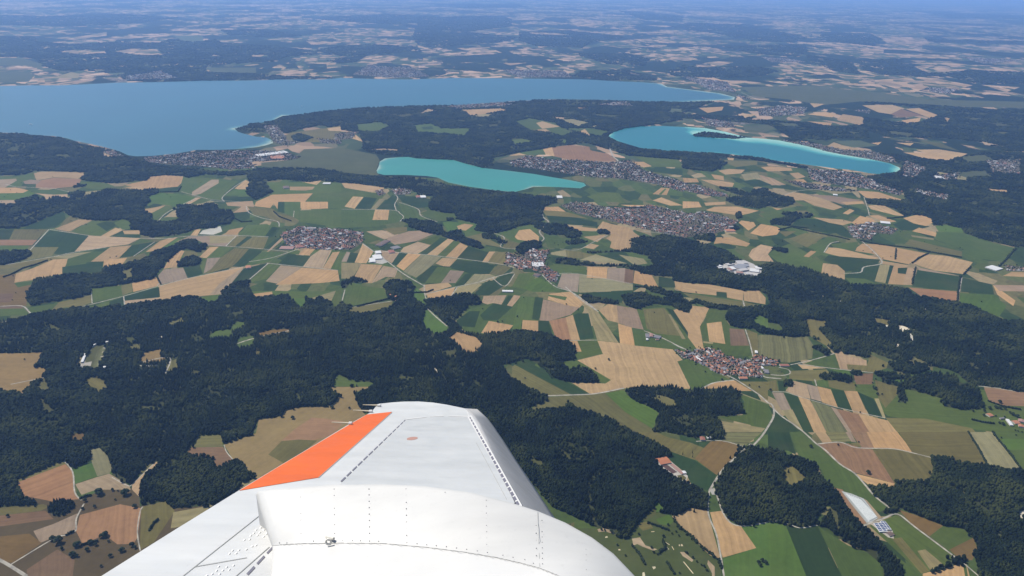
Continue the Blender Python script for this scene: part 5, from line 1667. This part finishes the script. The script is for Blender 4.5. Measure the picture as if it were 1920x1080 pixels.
IND = [('1342,500 1350,498 1352,501 1344,503', 0), ('1360,496 1372,494 1377,497 1364,499', 1), ('1380,491 1390,490 1395,496 1384,498', 1), ('1372,500 1384,498 1403,502 1388,507', 2),
       ('1403,503 1422,507 1425,511 1408,511', 0), ('1386,496 1402,497 1404,501 1388,500', 2), ('1392,492 1400,493 1402,496 1394,496', 1), ('1366,502 1374,503 1382,507 1372,507', 0),
       ('1384,507 1400,505 1403,508 1387,511', 1), ('1414,499 1424,503 1427,508 1420,505', 0), ('1362,504 1368,505 1376,509 1368,509', 3), ('1378,511 1390,512 1396,515 1382,514', 3),
       ('1345,503 1352,501 1355,503 1348,505', 0), ('1396,512 1408,513 1412,516 1400,517', 1)]
for k, (c, s) in enumerate(IND):
    building(c, random.choice((7, 9, 12)), 0, [M_WHITE, ROOFS[4], M_GREY, ROOFS[5]][s], 'factory_hall', '%s flat roofed hall of the industrial site cut into the dark forest' % ['bright white', 'pale', 'grey', 'rosy'][s], 'factory hall', '%s halls of the forest industrial site' % ['white', 'pale', 'grey', 'rosy'][s])
FARM = [('B2 1080,650 1100,640 1125,650 1098,660', 2, 'long brown roofed barn on the meadow south of the central village'), ('B2 1060,580 1135,580 1140,600 1085,600', 4, 'large pale roofed hall in the central village'),
        ('B2 270,515 285,505 292,520 278,530', 1, 'red roofed farmhouse among the stubble fields near the left village'), ('B2 180,545 215,530 225,555 190,565', 4, 'pale farm hall on the gravel yard near the left village'),
        ('B2 195,520 215,510 220,525 200,532', 4, 'small pale shed on the gravel yard near the left village'), ('B2 160,560 185,550 190,575 165,580', 4, 'cream farm building at the lower left of the gravel yard'),
        ('B2 195,480 250,450 270,460 215,490', 2, 'long brown farm building beside the left village'), ('B2 270,495 310,485 340,495 300,503', 3, 'long grey barn beside the left village'),
        ('B2 262,762 290,758 300,775 270,780', 0, 'orange roofed farmhouse at the left of the forest edge farm'), ('B2 295,770 335,765 335,780 300,785', 0, 'long orange roofed barn at the forest edge farm'),
        ('B2 300,785 325,782 328,795 305,797', 5, 'rose roofed shed at the bottom of the forest edge farm'), ('B2 420,205 440,200 445,212 425,215', 1, 'red farm on the left meadow below the small lake'),
        ('B2 445,205 470,200 474,212 450,217', 4, 'pale farm shed on the left meadow below the small lake'), ('B2 1212,205 1240,202 1242,215 1215,218', 4, 'cream castle block on the wooded hill below the small lake'),
        ('B2 905,735 965,738 965,745 905,745', 4, 'row of white greenhouses beside the central hedgerow'),
        ('C3 1000,350 1025,345 1030,375 1008,378', 3, 'grey barn at the left of the isolated farm'), ('C3 1030,345 1060,350 1055,372 1032,370', 5, 'rose roofed barn in the isolated farm'),
        ('C3 1065,355 1110,365 1115,385 1070,375', 3, 'long grey hall at the right of the isolated farm'), ('C3 1005,385 1020,385 1022,395 1006,395', 4, 'small white shed below the isolated farm'), ('C3 1075,388 1100,388 1100,394 1078,394', 5, 'low rosy shed at the bottom of the isolated farm'),
        ('VZ 1610,355 1740,350 1760,385 1620,380', 1, 'long red roofed farm building east of the near village'), ('VZ 1000,540 1120,545 1130,570 1010,575', 0, 'long orange roofed barn at the road fork below the near village'),
        ('VZ 1240,150 1280,155 1285,190 1245,185', 4, 'white shed beside the striped mown meadow'), ('VZ 1370,430 1440,440 1460,490 1380,480', 3, 'grey courtyard building at the right end of the near village'),
        ('VZ 1130,340 1190,330 1200,370 1150,380', 0, 'bright orange roofed barn in the middle of the near village'), ('VZ 570,400 600,395 620,430 585,440', 1, 'dark red roofed barn at the lower left edge of the near village'),
        ('VZ 340,240 370,235 450,300 425,310', 4, 'long white roofed hall in the left part of the near village'), ('VZ 550,230 610,225 615,245 560,250', 0, 'orange roofed farmhouse in the left part of the near village'),
        ('VZ 1330,395 1350,390 1380,420 1355,425', 4, 'pale hall above the grey courtyard building'),
        ('R2 1715,590 1740,585 1790,650 1770,660', 4, 'white building at the left of the hamlet at the right edge'), ('R2 1790,605 1850,600 1860,630 1800,635', 0, 'orange roofed barn of the hamlet at the right edge'),
        ('R2 1860,590 1915,585 1918,615 1865,620', 5, 'rose roofed barn at the top of the hamlet at the right edge'), ('R2 1850,640 1915,650 1918,680 1860,665', 0, 'long orange barn at the bottom of the hamlet at the right edge'),
        ('R2 1505,525 1550,520 1560,545 1515,555', 0, 'small orange roofed house between trees left of the hamlet'), ('R2 1645,570 1690,565 1695,575 1650,580', 3, 'low grey house above the hamlet'),
        ('D3 1410,45 1440,42 1450,65 1415,70', 1, 'red roofed farmhouse under the trees at the olive meadow'), ('D3 1460,42 1490,40 1492,52 1465,55', 4, 'pale shed beside the farmhouse at the olive meadow'),
        ('B1 1590,410 1615,407 1618,418 1595,420', 1, 'red farm building left of the left village'), ('B1 1575,488 1650,490 1655,505 1580,503', 5, 'long rose roofed hall below the left village'),
        ('B1 1660,480 1700,480 1705,495 1665,497', 1, 'red roofed hall at the lower edge of the left village'), ('B1 1380,600 1410,595 1412,610 1385,612', 0, 'orange roofed barn between wheat strips on the left'),
        ('B1 1590,150 1625,148 1628,160 1595,163', 2, 'brown farm block among the upper left meadows'), ('B1 1815,130 1860,130 1860,137 1820,137', 4, 'pale farm roofs beside the upper left road'),
        ('B3 1110,345 1165,352 1168,362 1115,358', 4, 'long white hall above the upper right village'), ('B3 235,393 290,392 292,403 240,405', 0, 'orange roofed hall right of the large town'),
        ('B3 1720,605 1750,595 1790,615 1740,628', 4, 'large white hall beside the right hand meadow'), ('B3 845,195 870,195 868,201 848,201', 4, 'white shed among the upper right fields'),
        ('A1 1440,870 1610,850 1610,860 1450,885', 4, 'long white hall at the edge of the lakeside town'), ('A1 1520,880 1600,875 1600,895 1525,895', 0, 'large orange hall at the edge of the lakeside town'),
        ('A3 1410,995 1450,990 1465,1008 1440,1010', 4, 'white hall in the forest beyond the turquoise lake'),
        ('C1 612,560 640,495 646,500 620,565', 4, 'long pale building along the walled garden'), ('C1 690,440 720,420 725,425 695,442', 4, 'small white house at the top left of the walled garden'),
        ('C1 785,408 825,405 832,412 790,413', 4, 'white building at the top right of the walled garden'), ('C1 775,595 795,592 795,602 778,605', 4, 'white hut at the lower right of the walled garden'),
        ('C4 80,575 155,570 165,598 90,600', 1, 'long red roofed hall at the meadow east of the near village') ]
for c, s, lab in FARM[:-1]:
    q = c.split()
    building(' '.join(q[1:]), 6 if s != 4 else 7, 2.6 if s in (0, 1, 2, 5) else 0.8, ROOFS[s] if s != 4 else M_WHITE, 'castle' if 'castle' in lab else ('greenhouse' if 'greenhouse' in lab else 'farm_building'), lab, 'building', tile=q[0])
# foil tunnels on the covered field
M_FOIL = plain('tunnel_foil', (0.60, 0.63, 0.62), 0.4)
a0, a1, b0, b1 = [Vector((*ground(x, y), 0)) for x, y in points('D4', '590,465 760,668 690,505 815,640'.split(), False)]
for k in range(7):
    t = k / 6; p, q = a0.lerp(b0, t), a1.lerp(b1, t); d = q - p; nrm = Vector((-d.y, d.x, 0)).normalized()
    V, F = [], []; n = 12
    for i in range(n + 1):
        c = p + d * (i / n)
        for j in range(6):
            an = math.pi * j / 5; V.append(tuple(c + nrm * (3.2 * math.cos(an)) + Vector((0, 0, 2.6 * math.sin(an)))))
    for i in range(n):
        for j in range(5): F.append((i * 6 + j, i * 6 + 6 + j, i * 6 + 7 + j, i * 6 + 1 + j))
    F.append((0, 1, 2, 3, 4, 5)); b = n * 6; F.append((b + 5, b + 4, b + 3, b + 2, b + 1, b))
    tag(new_mesh('polytunnel', V, F, M_FOIL, smooth=False), 'long pale foil tunnel on the covered field beside the white barns', 'polytunnel', 'foil tunnels on the covered field')
# two passenger boats on the wide lake
def boat(px, py, ang, L, label):
    t = bpy.data.objects.new('passenger_boat', None); COL.objects.link(t); t.location = (*ground(px, py), 0); t.rotation_euler.z = ang; tag(t, label, 'boat')
    W = L * 0.11; V = []
    for z, k in ((-0.6, 0.75), (2.4, 1.0)):
        V += [(-L / 2 * k, -W * k, z), (L / 4, -W * k, z), (L / 2 * (0.9 if z < 0 else 1.05), 0, z), (L / 4, W * k, z), (-L / 2 * k, W * k, z)]
    F = [(4, 3, 2, 1, 0), (5, 6, 7, 8, 9)] + [(i, (i + 1) % 5, 5 + (i + 1) % 5, 5 + i) for i in range(5)]
    new_mesh('hull', V, F, M_BOAT, t)
    def box(nm, x0, x1, w_, z0, z1, m_):
        v = [(x, y, z) for z in (z0, z1) for x, y in ((x0, -w_), (x1, -w_), (x1, w_), (x0, w_))]
        new_mesh(nm, v, [(3, 2, 1, 0), (4, 5, 6, 7), (0, 1, 5, 4), (1, 2, 6, 5), (2, 3, 7, 6), (3, 0, 4, 7)], m_, t)
    box('cabin', -L * .38, L * .22, W * .82, 2.402, 5.2, M_BOAT); box('upper_deck', -L * .25, L * .12, W * .7, 5.202, 7.4, M_BOAT); box('funnel', -L * .08, -L * .03, W * .25, 7.402, 10, M_DARK)
M_BOAT = mat('boat_paint', (1.4, 1.4, 1.4), 0.4)
boat(58, 233, 0.3, 55, 'white passenger boat at the left on the wide lake')
boat(566, 199, 0.1, 40, 'small white boat on the wide lake off the wooded point')

# ------------------------------------------------------------------ aircraft wing
PN = Vector((0.0, 0.40, 1.0)).normalized(); PP = CAM + Vector((0, 2.5, -2.25))
def wp(px, py, off=0.0):
    """point on a surface parallel to the wing plane, off metres above it"""
    d = ray(px, py); q = PP + PN * off
    return CAM + d * ((q - CAM).dot(PN) / d.dot(PN))
def paint(name, c, rough=0.35, coat=0.2, streak=0.05):
    mt = mat(name, c, rough, 0.5); N = NT(mt); N.b.inputs['Coat Weight'].default_value = coat; N.b.inputs['Coat Roughness'].default_value = 0.15
    tc = N.new('ShaderNodeTexCoord').outputs['Object']; mp = N.new('ShaderNodeMapping'); mp.inputs['Scale'].default_value = (0.5, 2.2, 2.2); N.link(tc, mp.inputs[0])
    f = N.maprange(N.noise(mp.outputs[0], 1.6, 6, 0.65), 0.3, 0.7, 1 - streak * 1.6, 1 + streak * 0.6)
    f2 = N.maprange(N.noise(tc, 38.0, 3, 0.6), 0.62, 0.75, 1.0, 1 - streak)
    rgb = N.new('ShaderNodeRGB'); rgb.outputs[0].default_value = (*[z * ALB for z in c], 1)
    N.link(N.scale(rgb.outputs[0], N.math('MULTIPLY', f, f2)), N.b.inputs['Base Color'])
    r_ = N.maprange(N.noise(tc, 6.0, 4), 0.3, 0.7, rough * 0.8, rough * 1.3); N.link(r_, N.b.inputs['Roughness'])
    return mt
M_SKIN = paint('wing_paint', (0.74, 0.75, 0.76), 0.4, 0.1, 0.08); M_PANEL = paint('panel_paint', (0.66, 0.675, 0.69), 0.4, 0.1, 0.08); M_LEAD = paint('leading_edge_metal', (0.50, 0.50, 0.52), 0.5, 0.0, 0.09)
M_ORANGE = paint('orange_paint', (0.86, 0.142, 0.010), 0.55, 0.0, 0.09); M_MARK = mat('marking_grey', (0.20, 0.20, 0.26), 0.6); M_LINE = mat('marking_white', (0.8, 0.8, 0.8), 0.6)
M_COWL = paint('cowling_paint', (0.70, 0.70, 0.695), 0.5, 0.05, 0.07); M_RIVET = mat('rivet_metal', (0.44, 0.44, 0.45), 0.5); M_SEAM = mat('panel_gap', (0.45, 0.46, 0.46), 0.7); M_RED = mat('red_disc', (0.50, 0.29, 0.25), 0.7); M_BOLT = mat('steel_fitting', (0.85, 0.82, 0.74), 0.45, 0.5)
AC = bpy.data.objects.new('aircraft_wing', None); COL.objects.link(AC); AC.location = PP
tag(AC, 'white aircraft wing with orange trailing edge panel and riveted engine cowling, reaching in from below', 'aircraft wing')
def ac_mesh(name, V, F, mats, midx=None, smooth=False):
    return new_mesh(name, [tuple(Vector(v) - PP) for v in V], F, mats, AC, midx, smooth)
STN = [((711, 757), (895, 767), 6), ((704, 763), (914, 784), 3), ((697, 772), (924, 797), 2), ((655, 795), (944, 826), 0), ((597, 830), (967, 862), 0), ((520, 876), (1000, 910), 0), ((447, 920), (1036, 965), 0),
       ((330, 992), (1085, 1035), 0), ((190, 1080), (1150, 1120), 0), ((0, 1198), (1250, 1240), 0), ((-200, 1320), (1400, 1400), 0)]
US = [0, .12, .25, .4, .55, .68, .78, .835, .87, .90, .93, .955, .975, .99, 1.0]
def drop(u): return -0.30 * max(0, (u - 0.86) / 0.14) ** 2.2
def wing_grid(off):
    G = []
    for (l, r_, bump) in STN:
        row = []
        for u in US:
            px = l[0] + (r_[0] - l[0]) * u; py = l[1] + (r_[1] - l[1]) * u - bump * math.sin(math.pi * min(u * 1.15, 1)) * (1.4 if bump > 5 else 1)
            row.append(wp(px, py, off + drop(u)))
        G.append(row)
    return G
top = wing_grid(0); n, mcol = len(STN), len(US)
cut = 8                                                         # columns right of this belong to the leading edge
def shell(G, c0, c1, th):
    V = [G[i][j] for i in range(len(G)) for j in range(c0, c1 + 1)]; w_ = c1 - c0 + 1; nn = len(G); V2 = [v - PN * th for v in V]
    F = []
    for i in range(nn - 1):
        for j in range(w_ - 1):
            a = i * w_ + j; F.append((a + w_, a + w_ + 1, a + 1, a))
    N_ = len(V); F += [tuple(reversed([q + N_ for q in f])) for f in F]
    for i in range(nn - 1):
        a = i * w_; F.append((a, a + N_, a + w_ + N_, a + w_)); a = i * w_ + w_ - 1; F.append((a + w_, a + w_ + N_, a + N_, a))
    for j in range(w_ - 1):
        F.append((j + 1, j + 1 + N_, j + N_, j)); a = (nn - 1) * w_ + j; F.append((a, a + N_, a + 1 + N_, a + 1))
    return V + V2, F
V, F = shell(top, 0, cut, 0.14); ac_mesh('wing_skin', V, F, M_SKIN)
V, F = shell(top, cut, mcol - 1, 0.14)
o = ac_mesh('leading_edge', V, F, M_LEAD, smooth=True)
def plate(name, pts, m_, z0=0.0, z1=0.004):
    z0, z1 = z0 * 0.4, z1 * 0.4
    A = [wp(x, y, z1) for x, y in pts]; B = [wp(x, y, z1) - PN * (z1 - z0) for x, y in pts]; k = len(pts)
    a = sum((p[0] * q[1] - q[0] * p[1]) for p, q in zip(pts, pts[1:] + pts[:1]))
    if a > 0: A, B = A[::-1], B[::-1]                                # picture y points down
    F = [tuple(range(k)), tuple(reversed(range(k, 2 * k)))] + [(i, i + k, (i + 1) % k + k, (i + 1) % k) for i in range(k)]
    return ac_mesh(name, A + B, F, m_)
def quad_line(p, q, wpx):
    dx, dy = q[0] - p[0], q[1] - p[1]; l = math.hypot(dx, dy); nx, ny = -dy / l * wpx / 2, dx / l * wpx / 2
    return [(p[0] + nx, p[1] + ny), (q[0] + nx, q[1] + ny), (q[0] - nx, q[1] - ny), (p[0] - nx, p[1] - ny)]
plate('orange_panel', [(449, 919.5), (524, 874), (598, 830), (656, 795.5), (688, 777), (735, 772), (667, 833), (597, 895)], M_ORANGE, 0.001, 0.006)
# centre panel, slightly greyer than the skin
plate('centre_panel', [(764, 787), (830, 781), (882, 783), (925, 860), (965, 942), (950, 985), (700, 985), (630, 915)], M_PANEL, 0.0005, 0.003)
def joined(name, quads, m_, z0, z1):
    z0, z1 = z0 * 0.4, z1 * 0.4
    V, F = [], []
    for pts in quads:
        a = sum((p[0] * q[1] - q[0] * p[1]) for p, q in zip(pts, pts[1:] + pts[:1]))
        if a > 0: pts = pts[::-1]
        b = len(V); k = len(pts); V += [wp(x, y, z1) for x, y in pts] + [wp(x, y, z1) - PN * (z1 - z0) for x, y in pts]
        F += [tuple(range(b, b + k))] + [(b + i, b + i + k, b + (i + 1) % k + k, b + (i + 1) % k) for i in range(k)]
    return ac_mesh(name, V, F, m_)
def dashes(p, q, n_, fill, w0, w1, power=1.0):
    out = []
    for i in range(n_):
        t0, t1 = (i / n_) ** power, ((i + fill) / n_) ** power
        a = (p[0] + (q[0] - p[0]) * t0, p[1] + (q[1] - p[1]) * t0); b = (p[0] + (q[0] - p[0]) * t1, p[1] + (q[1] - p[1]) * t1)
        out.append(quad_line(a, b, w0 + (w1 - w0) * t0))
    return out
joined('dashed_marking', dashes((760, 787), (637, 905), 14, 0.78, 1.1, 3.0, 1.25), M_MARK, 0.003, 0.006)
joined('dashed_marking', dashes((533, 1003), (440, 1102), 5, 0.72, 3, 5.5), M_MARK, 0.003, 0.006)
joined('dashed_marking', dashes((881, 782), (978, 958), 23, 0.72, 2.4, 6.0, 1.18), M_MARK, 0.006, 0.009)
joined('white_line', [quad_line((880, 780), (976, 950), 7.5)], M_LINE, 0.004, 0.006)
joined('panel_gap', [quad_line((488, 965), (340, 1082), 0.9), quad_line((366, 1062), (463, 1045), 0.7), quad_line((893, 830), (950, 936), 0.6), quad_line((597, 895.5), (735, 773), 0.8), quad_line((505, 1025), (440, 1082), 1.0)], M_SEAM, 0.0055, 0.0075)
joined('white_line', [quad_line((762, 786), (800, 781.5), 1.0), quad_line((806, 781), (832, 779.5), 1.0), quad_line((840, 779.5), (880, 781), 1.0), quad_line((875, 769), (880, 782), 1.2)], M_LINE, 0.003, 0.006)
joined('red_disc', [[(773 + 10.5 * math.cos(a), 822 + 2.9 * math.sin(a) - math.cos(a)) for a in [6.2832 * i / 20 for i in range(20)]]], M_RED, 0.003, 0.006)
# vortex bumps near the flap
M_BUMP = mat('bump_white', (1.2, 1.2, 1.2), 0.5)
for cluster in ([(494, 986), (489, 990), (495, 994), (480, 994), (487, 999), (476, 1000), (500, 1001), (470, 1005), (483, 1004), (494, 1007), (458, 1013), (468, 1012)],
                [(473, 1025), (480, 1023), (462, 1031), (448, 1032), (436, 1033), (430, 1039), (443, 1038)],
                [(425, 1064), (418, 1070), (430, 1069), (406, 1071), (398, 1077), (412, 1077), (388, 1080), (410, 1063), (438, 1061)]):
    V, F = [], []
    for cx, cy in cluster:
        b = len(V); c = wp(cx, cy, 0.0)
        ex = (wp(cx + 2.6, cy - 0.9) - c); ey = (wp(cx, cy + 1.4) - c)
        for r_, z in ((1, 0.001), (0.5, 0.0045)):
            for i in range(8): a = 0.7854 * i; V.append(c + ex * (r_ * math.cos(a)) + ey * (r_ * math.sin(a)) + PN * z)
        for i in range(8): F.append((b + (i + 1) % 8, b + i, b + 8 + i, b + 8 + (i + 1) % 8))
        F.append(tuple(b + 15 - i for i in range(8)))
    ac_mesh('bump_cluster', V, F, M_BUMP)
# static wicks at the trailing edge
def rod(name, a, b, r0, r1, m_):
    d = (b - a).normalized(); s = d.cross(Vector((0, 0, 1))).normalized(); t = s.cross(d); V = []
    for p, r_ in ((a, r0), (b, r1)):
        for i in range(6): an = 1.0472 * i; V.append(p + s * (r_ * math.cos(an)) + t * (r_ * math.sin(an)))
    return ac_mesh(name, V, [(i, (i + 1) % 6, 6 + (i + 1) % 6, 6 + i) for i in range(6)] + [(5, 4, 3, 2, 1, 0), (6, 7, 8, 9, 10, 11)], m_)
M_WICK = mat('wick_cream', (0.72, 0.62, 0.48), 0.6)
for a, b in (((712, 760), (680, 759)), ((696, 771), (662, 769)), ((658, 793.5), (622, 791.5))):
    o = rod('static_wick', wp(*b, 0.01), wp(*a, 0.012), 0.003, 0.008, M_WICK)
    h = rod('wick_holder', wp(a[0] - 4, a[1], 0.012), wp(a[0] + 2, a[1] + 0.3, 0.012), 0.012, 0.014, M_LINE)
# engine cowling
TOP = [(480, 927), (481.5, 923.5), (486, 921), (500, 919), (560, 913.5), (630, 909), (720, 908), (800, 912), (880, 923), (960, 943), (1010, 959), (1060, 980), (1110, 1008), (1150, 1038), (1192, 1082), (1230, 1130)]
BOT = [(511, 1023), (512, 1023), (515, 1022.7), (525, 1021.5), (570, 1019), (640, 1018), (720, 1019), (800, 1026), (870, 1035), (930, 1045), (975, 1055), (1012, 1065), (1045, 1078), (1080, 1096), (1120, 1122), (1150, 1160)]
TOP_D = [3.80, 3.79, 3.77, 3.74, 3.65, 3.56, 3.45, 3.35, 3.25, 3.18, 3.14, 3.1, 3.05, 3.0, 2.95, 2.9]
def cw(px, py, d): return CAM + ray(px, py) * d
NC = len(TOP); rows = []
def lerp2(a, b, t): return (a[0] + (b[0] - a[0]) * t, a[1] + (b[1] - a[1]) * t)
back = [cw(*TOP[i], TOP_D[i] + 0.30) - Vector((0, 0, 0.7)) for i in range(NC)]
lip = [cw(TOP[i][0], TOP[i][1], TOP_D[i] + 0.05) - Vector((0, 0, 0.012)) for i in range(NC)]
band = []
for t in (0, 0.04, 0.1, 0.2, 0.35, 0.5, 0.65, 0.8, 0.92, 1.0):
    band.append([cw(*lerp2(TOP[i], BOT[i], t), TOP_D[i] - 0.30 * t - 0.02 * math.sin(math.pi * t)) for i in range(NC)])
def grid_mesh(name, rows, m_, smooth=True, flip=False):
    w_ = len(rows[0]); V = [v for r_ in rows for v in r_]; F = []
    for i in range(len(rows) - 1):
        for j in range(w_ - 1):
            a = i * w_ + j; f = (a, a + w_, a + w_ + 1, a + 1); F.append(f[::-1] if flip else f)
    return ac_mesh(name, V, F, m_, smooth=smooth)
COWL = grid_mesh('engine_cowling', [back, lip] + band, M_COWL)
low = []
for s, dd in ((0.0, 0.0), (0.10, -0.05), (0.3, -0.16), (0.6, -0.34), (1.0, -0.6), (2.6, -1.2)):
    low.append([cw(BOT[i][0] - (5 * s if i < 3 else 0), BOT[i][1] + 150 * s, TOP_D[i] - 0.296 + dd) for i in range(NC)])
grid_mesh('lower_cowling', low, paint('lower_cowling_paint', (0.78, 0.775, 0.765), 0.45, 0.05, 0.06))
# closing side towards the flap
side = [[back[0], lip[0]] + [r_[0] for r_ in band] + [r_[0] for r_ in low[1:]], [v - PN * 0.8 + Vector((0.15, 0.2, 0)) for v in [back[0], lip[0]] + [r_[0] for r_ in band] + [r_[0] for r_ in low[1:]]]]
grid_mesh('cowling_side', side, M_COWL, False, True)
def cowl_point(px, py):
    """depth on the band at a picture position"""
    best = None
    for i in range(NC - 1):
        for k in range(21):
            t = k / 20
            for s in (0, .25, .5, .75):
                a = lerp2(lerp2(TOP[i], TOP[i + 1], s), lerp2(BOT[i], BOT[i + 1], s), t); e = (a[0] - px) ** 2 + (a[1] - py) ** 2
                if best is None or e < best[0]: best = (e, (TOP_D[i] * (1 - s) + TOP_D[i + 1] * s) - 0.30 * t - 0.02 * math.sin(math.pi * t))
    return best[1]
V, F = [], []
def rivet(px, py, r_):
    d = cowl_point(px, py) - 0.008; b = len(V); c = cw(px, py, d); ex = cw(px + 1, py, d) - c; ey = cw(px, py - 1, d) - c
    for i in range(8): a = 0.7854 * i; V.append(c + ex * (r_ * math.cos(a)) + ey * (r_ * math.sin(a)))
    F.append(tuple(range(b, b + 8)))
for x, ys, r_ in ((564, (921, 932, 963, 975, 1000), .8), (627, (917, 929, 953, 965, 984, 1000), 1.0), (692.5, (917, 928, 940, 952, 964, 976, 988, 1000), 1.3), (762, (917, 929, 942, 954, 966, 979, 991, 1004), 1.2),
                  (835, (923,), 1.0), (912, (938, 949, 962, 973, 985, 997, 1009, 1021), 0.9), (1016, (976, 986, 997, 1007, 1017, 1027, 1037, 1047, 1057), 1.2), (1005, (986, 1000, 1014, 1028, 1042), 1.4), (1098, (1030, 1040, 1050, 1068), 0.7)):
    for y in ys: rivet(x + (y - 960) * 0.012, y, r_)
for px, py in ((524, 1018), (538, 1018), (550, 1017), (562, 1015.5), (576, 1015), (588, 1014.5), (643, 1014), (661, 1014), (676, 1014), (693, 1014.5), (710, 1015), (727, 1016), (745, 1017), (763, 1018), (782, 1019.5), (800, 1021.5), (818, 1023), (837, 1025), (856, 1027.5), (875, 1030), (895, 1033), (914, 1036), (943, 1041), (962, 1045), (984, 1049), (1000, 1056)):
    rivet(px, py, 1.15)
ac_mesh('rivets', V, F, M_RIVET)
V, F = [], []
def seam(a, b, wpx, lift=0.006):
    steps = 10; pts = [lerp2(a, b, i / steps) for i in range(steps + 1)]
    for i, p in enumerate(pts):
        d = cowl_point(*p) - lift; dx, dy = b[0] - a[0], b[1] - a[1]; l = math.hypot(dx, dy); nx, ny = -dy / l * wpx / 2, dx / l * wpx / 2
        V.extend([cw(p[0] + nx, p[1] + ny, d), cw(p[0] - nx, p[1] - ny, d)])
    b_ = len(V) - 2 * (steps + 1)
    for i in range(steps): F.append((b_ + 2 * i, b_ + 2 * i + 1, b_ + 2 * i + 3, b_ + 2 * i + 2))
seam((1008, 959), (1012, 1062), 0.9); 
for i in range(3, 12): seam(BOT[i], BOT[i + 1], 1.0)
ac_mesh('cowling_seam', V, F, M_SEAM)
# ring fitting
c = cw(616, 1016, cowl_point(616, 1014) - 0.03); V, F = [], []; n1, n2 = 16, 6
ex, ey, ez = rt, up, -fw
for i in range(n1):
    a = 6.2832 * i / n1
    for j in range(n2):
        b = 6.2832 * j / n2; r_ = 0.010 + 0.0045 * math.cos(b); V.append(c + ex * (r_ * math.cos(a)) + ey * (r_ * math.sin(a)) + ez * (0.0045 * math.sin(b)))
for i in range(n1):
    for j in range(n2): F.append((i * n2 + j, ((i + 1) % n1) * n2 + j, ((i + 1) % n1) * n2 + (j + 1) % n2, i * n2 + (j + 1) % n2))
ac_mesh('tie_down_ring', V, F, M_BOLT)
rod('ring_bracket', cw(612, 1007, cowl_point(612, 1007) - 0.02), cw(626, 1010, cowl_point(626, 1010) - 0.02), 0.007, 0.006, M_BOLT)

# ------------------------------------------------------------------ air between camera and horizon
hz = bpy.data.materials.new('air_haze'); hz.use_nodes = True; ht = hz.node_tree
ht.nodes.remove(ht.nodes['Principled BSDF']); pv = ht.nodes.new('ShaderNodeVolumePrincipled')
pv.inputs['Color'].default_value = (*HAZE_COLOR, 1); pv.inputs['Density'].default_value = HAZE_DENSITY; pv.inputs['Anisotropy'].default_value = HAZE_ANISO
ht.links.new(pv.outputs[0], ht.nodes['Material Output'].inputs['Volume'])
X0, X1, Y0, Y1, Z0, Z1 = -4.1e5, 4.1e5, -2.1e4, 5.1e5, -5.0, HGT + 10
V = [(x, y, z) for z in (Z0, Z1) for x, y in ((X0, Y0), (X1, Y0), (X1, Y1), (X0, Y1))]
o = new_mesh('haze', V, [(3, 2, 1, 0), (4, 5, 6, 7), (0, 1, 5, 4), (1, 2, 6, 5), (2, 3, 7, 6), (3, 0, 4, 7)], hz); tag(o, 'pale blue summer haze over the distant land', 'haze', kind='stuff')
print('objects', len(bpy.data.objects))
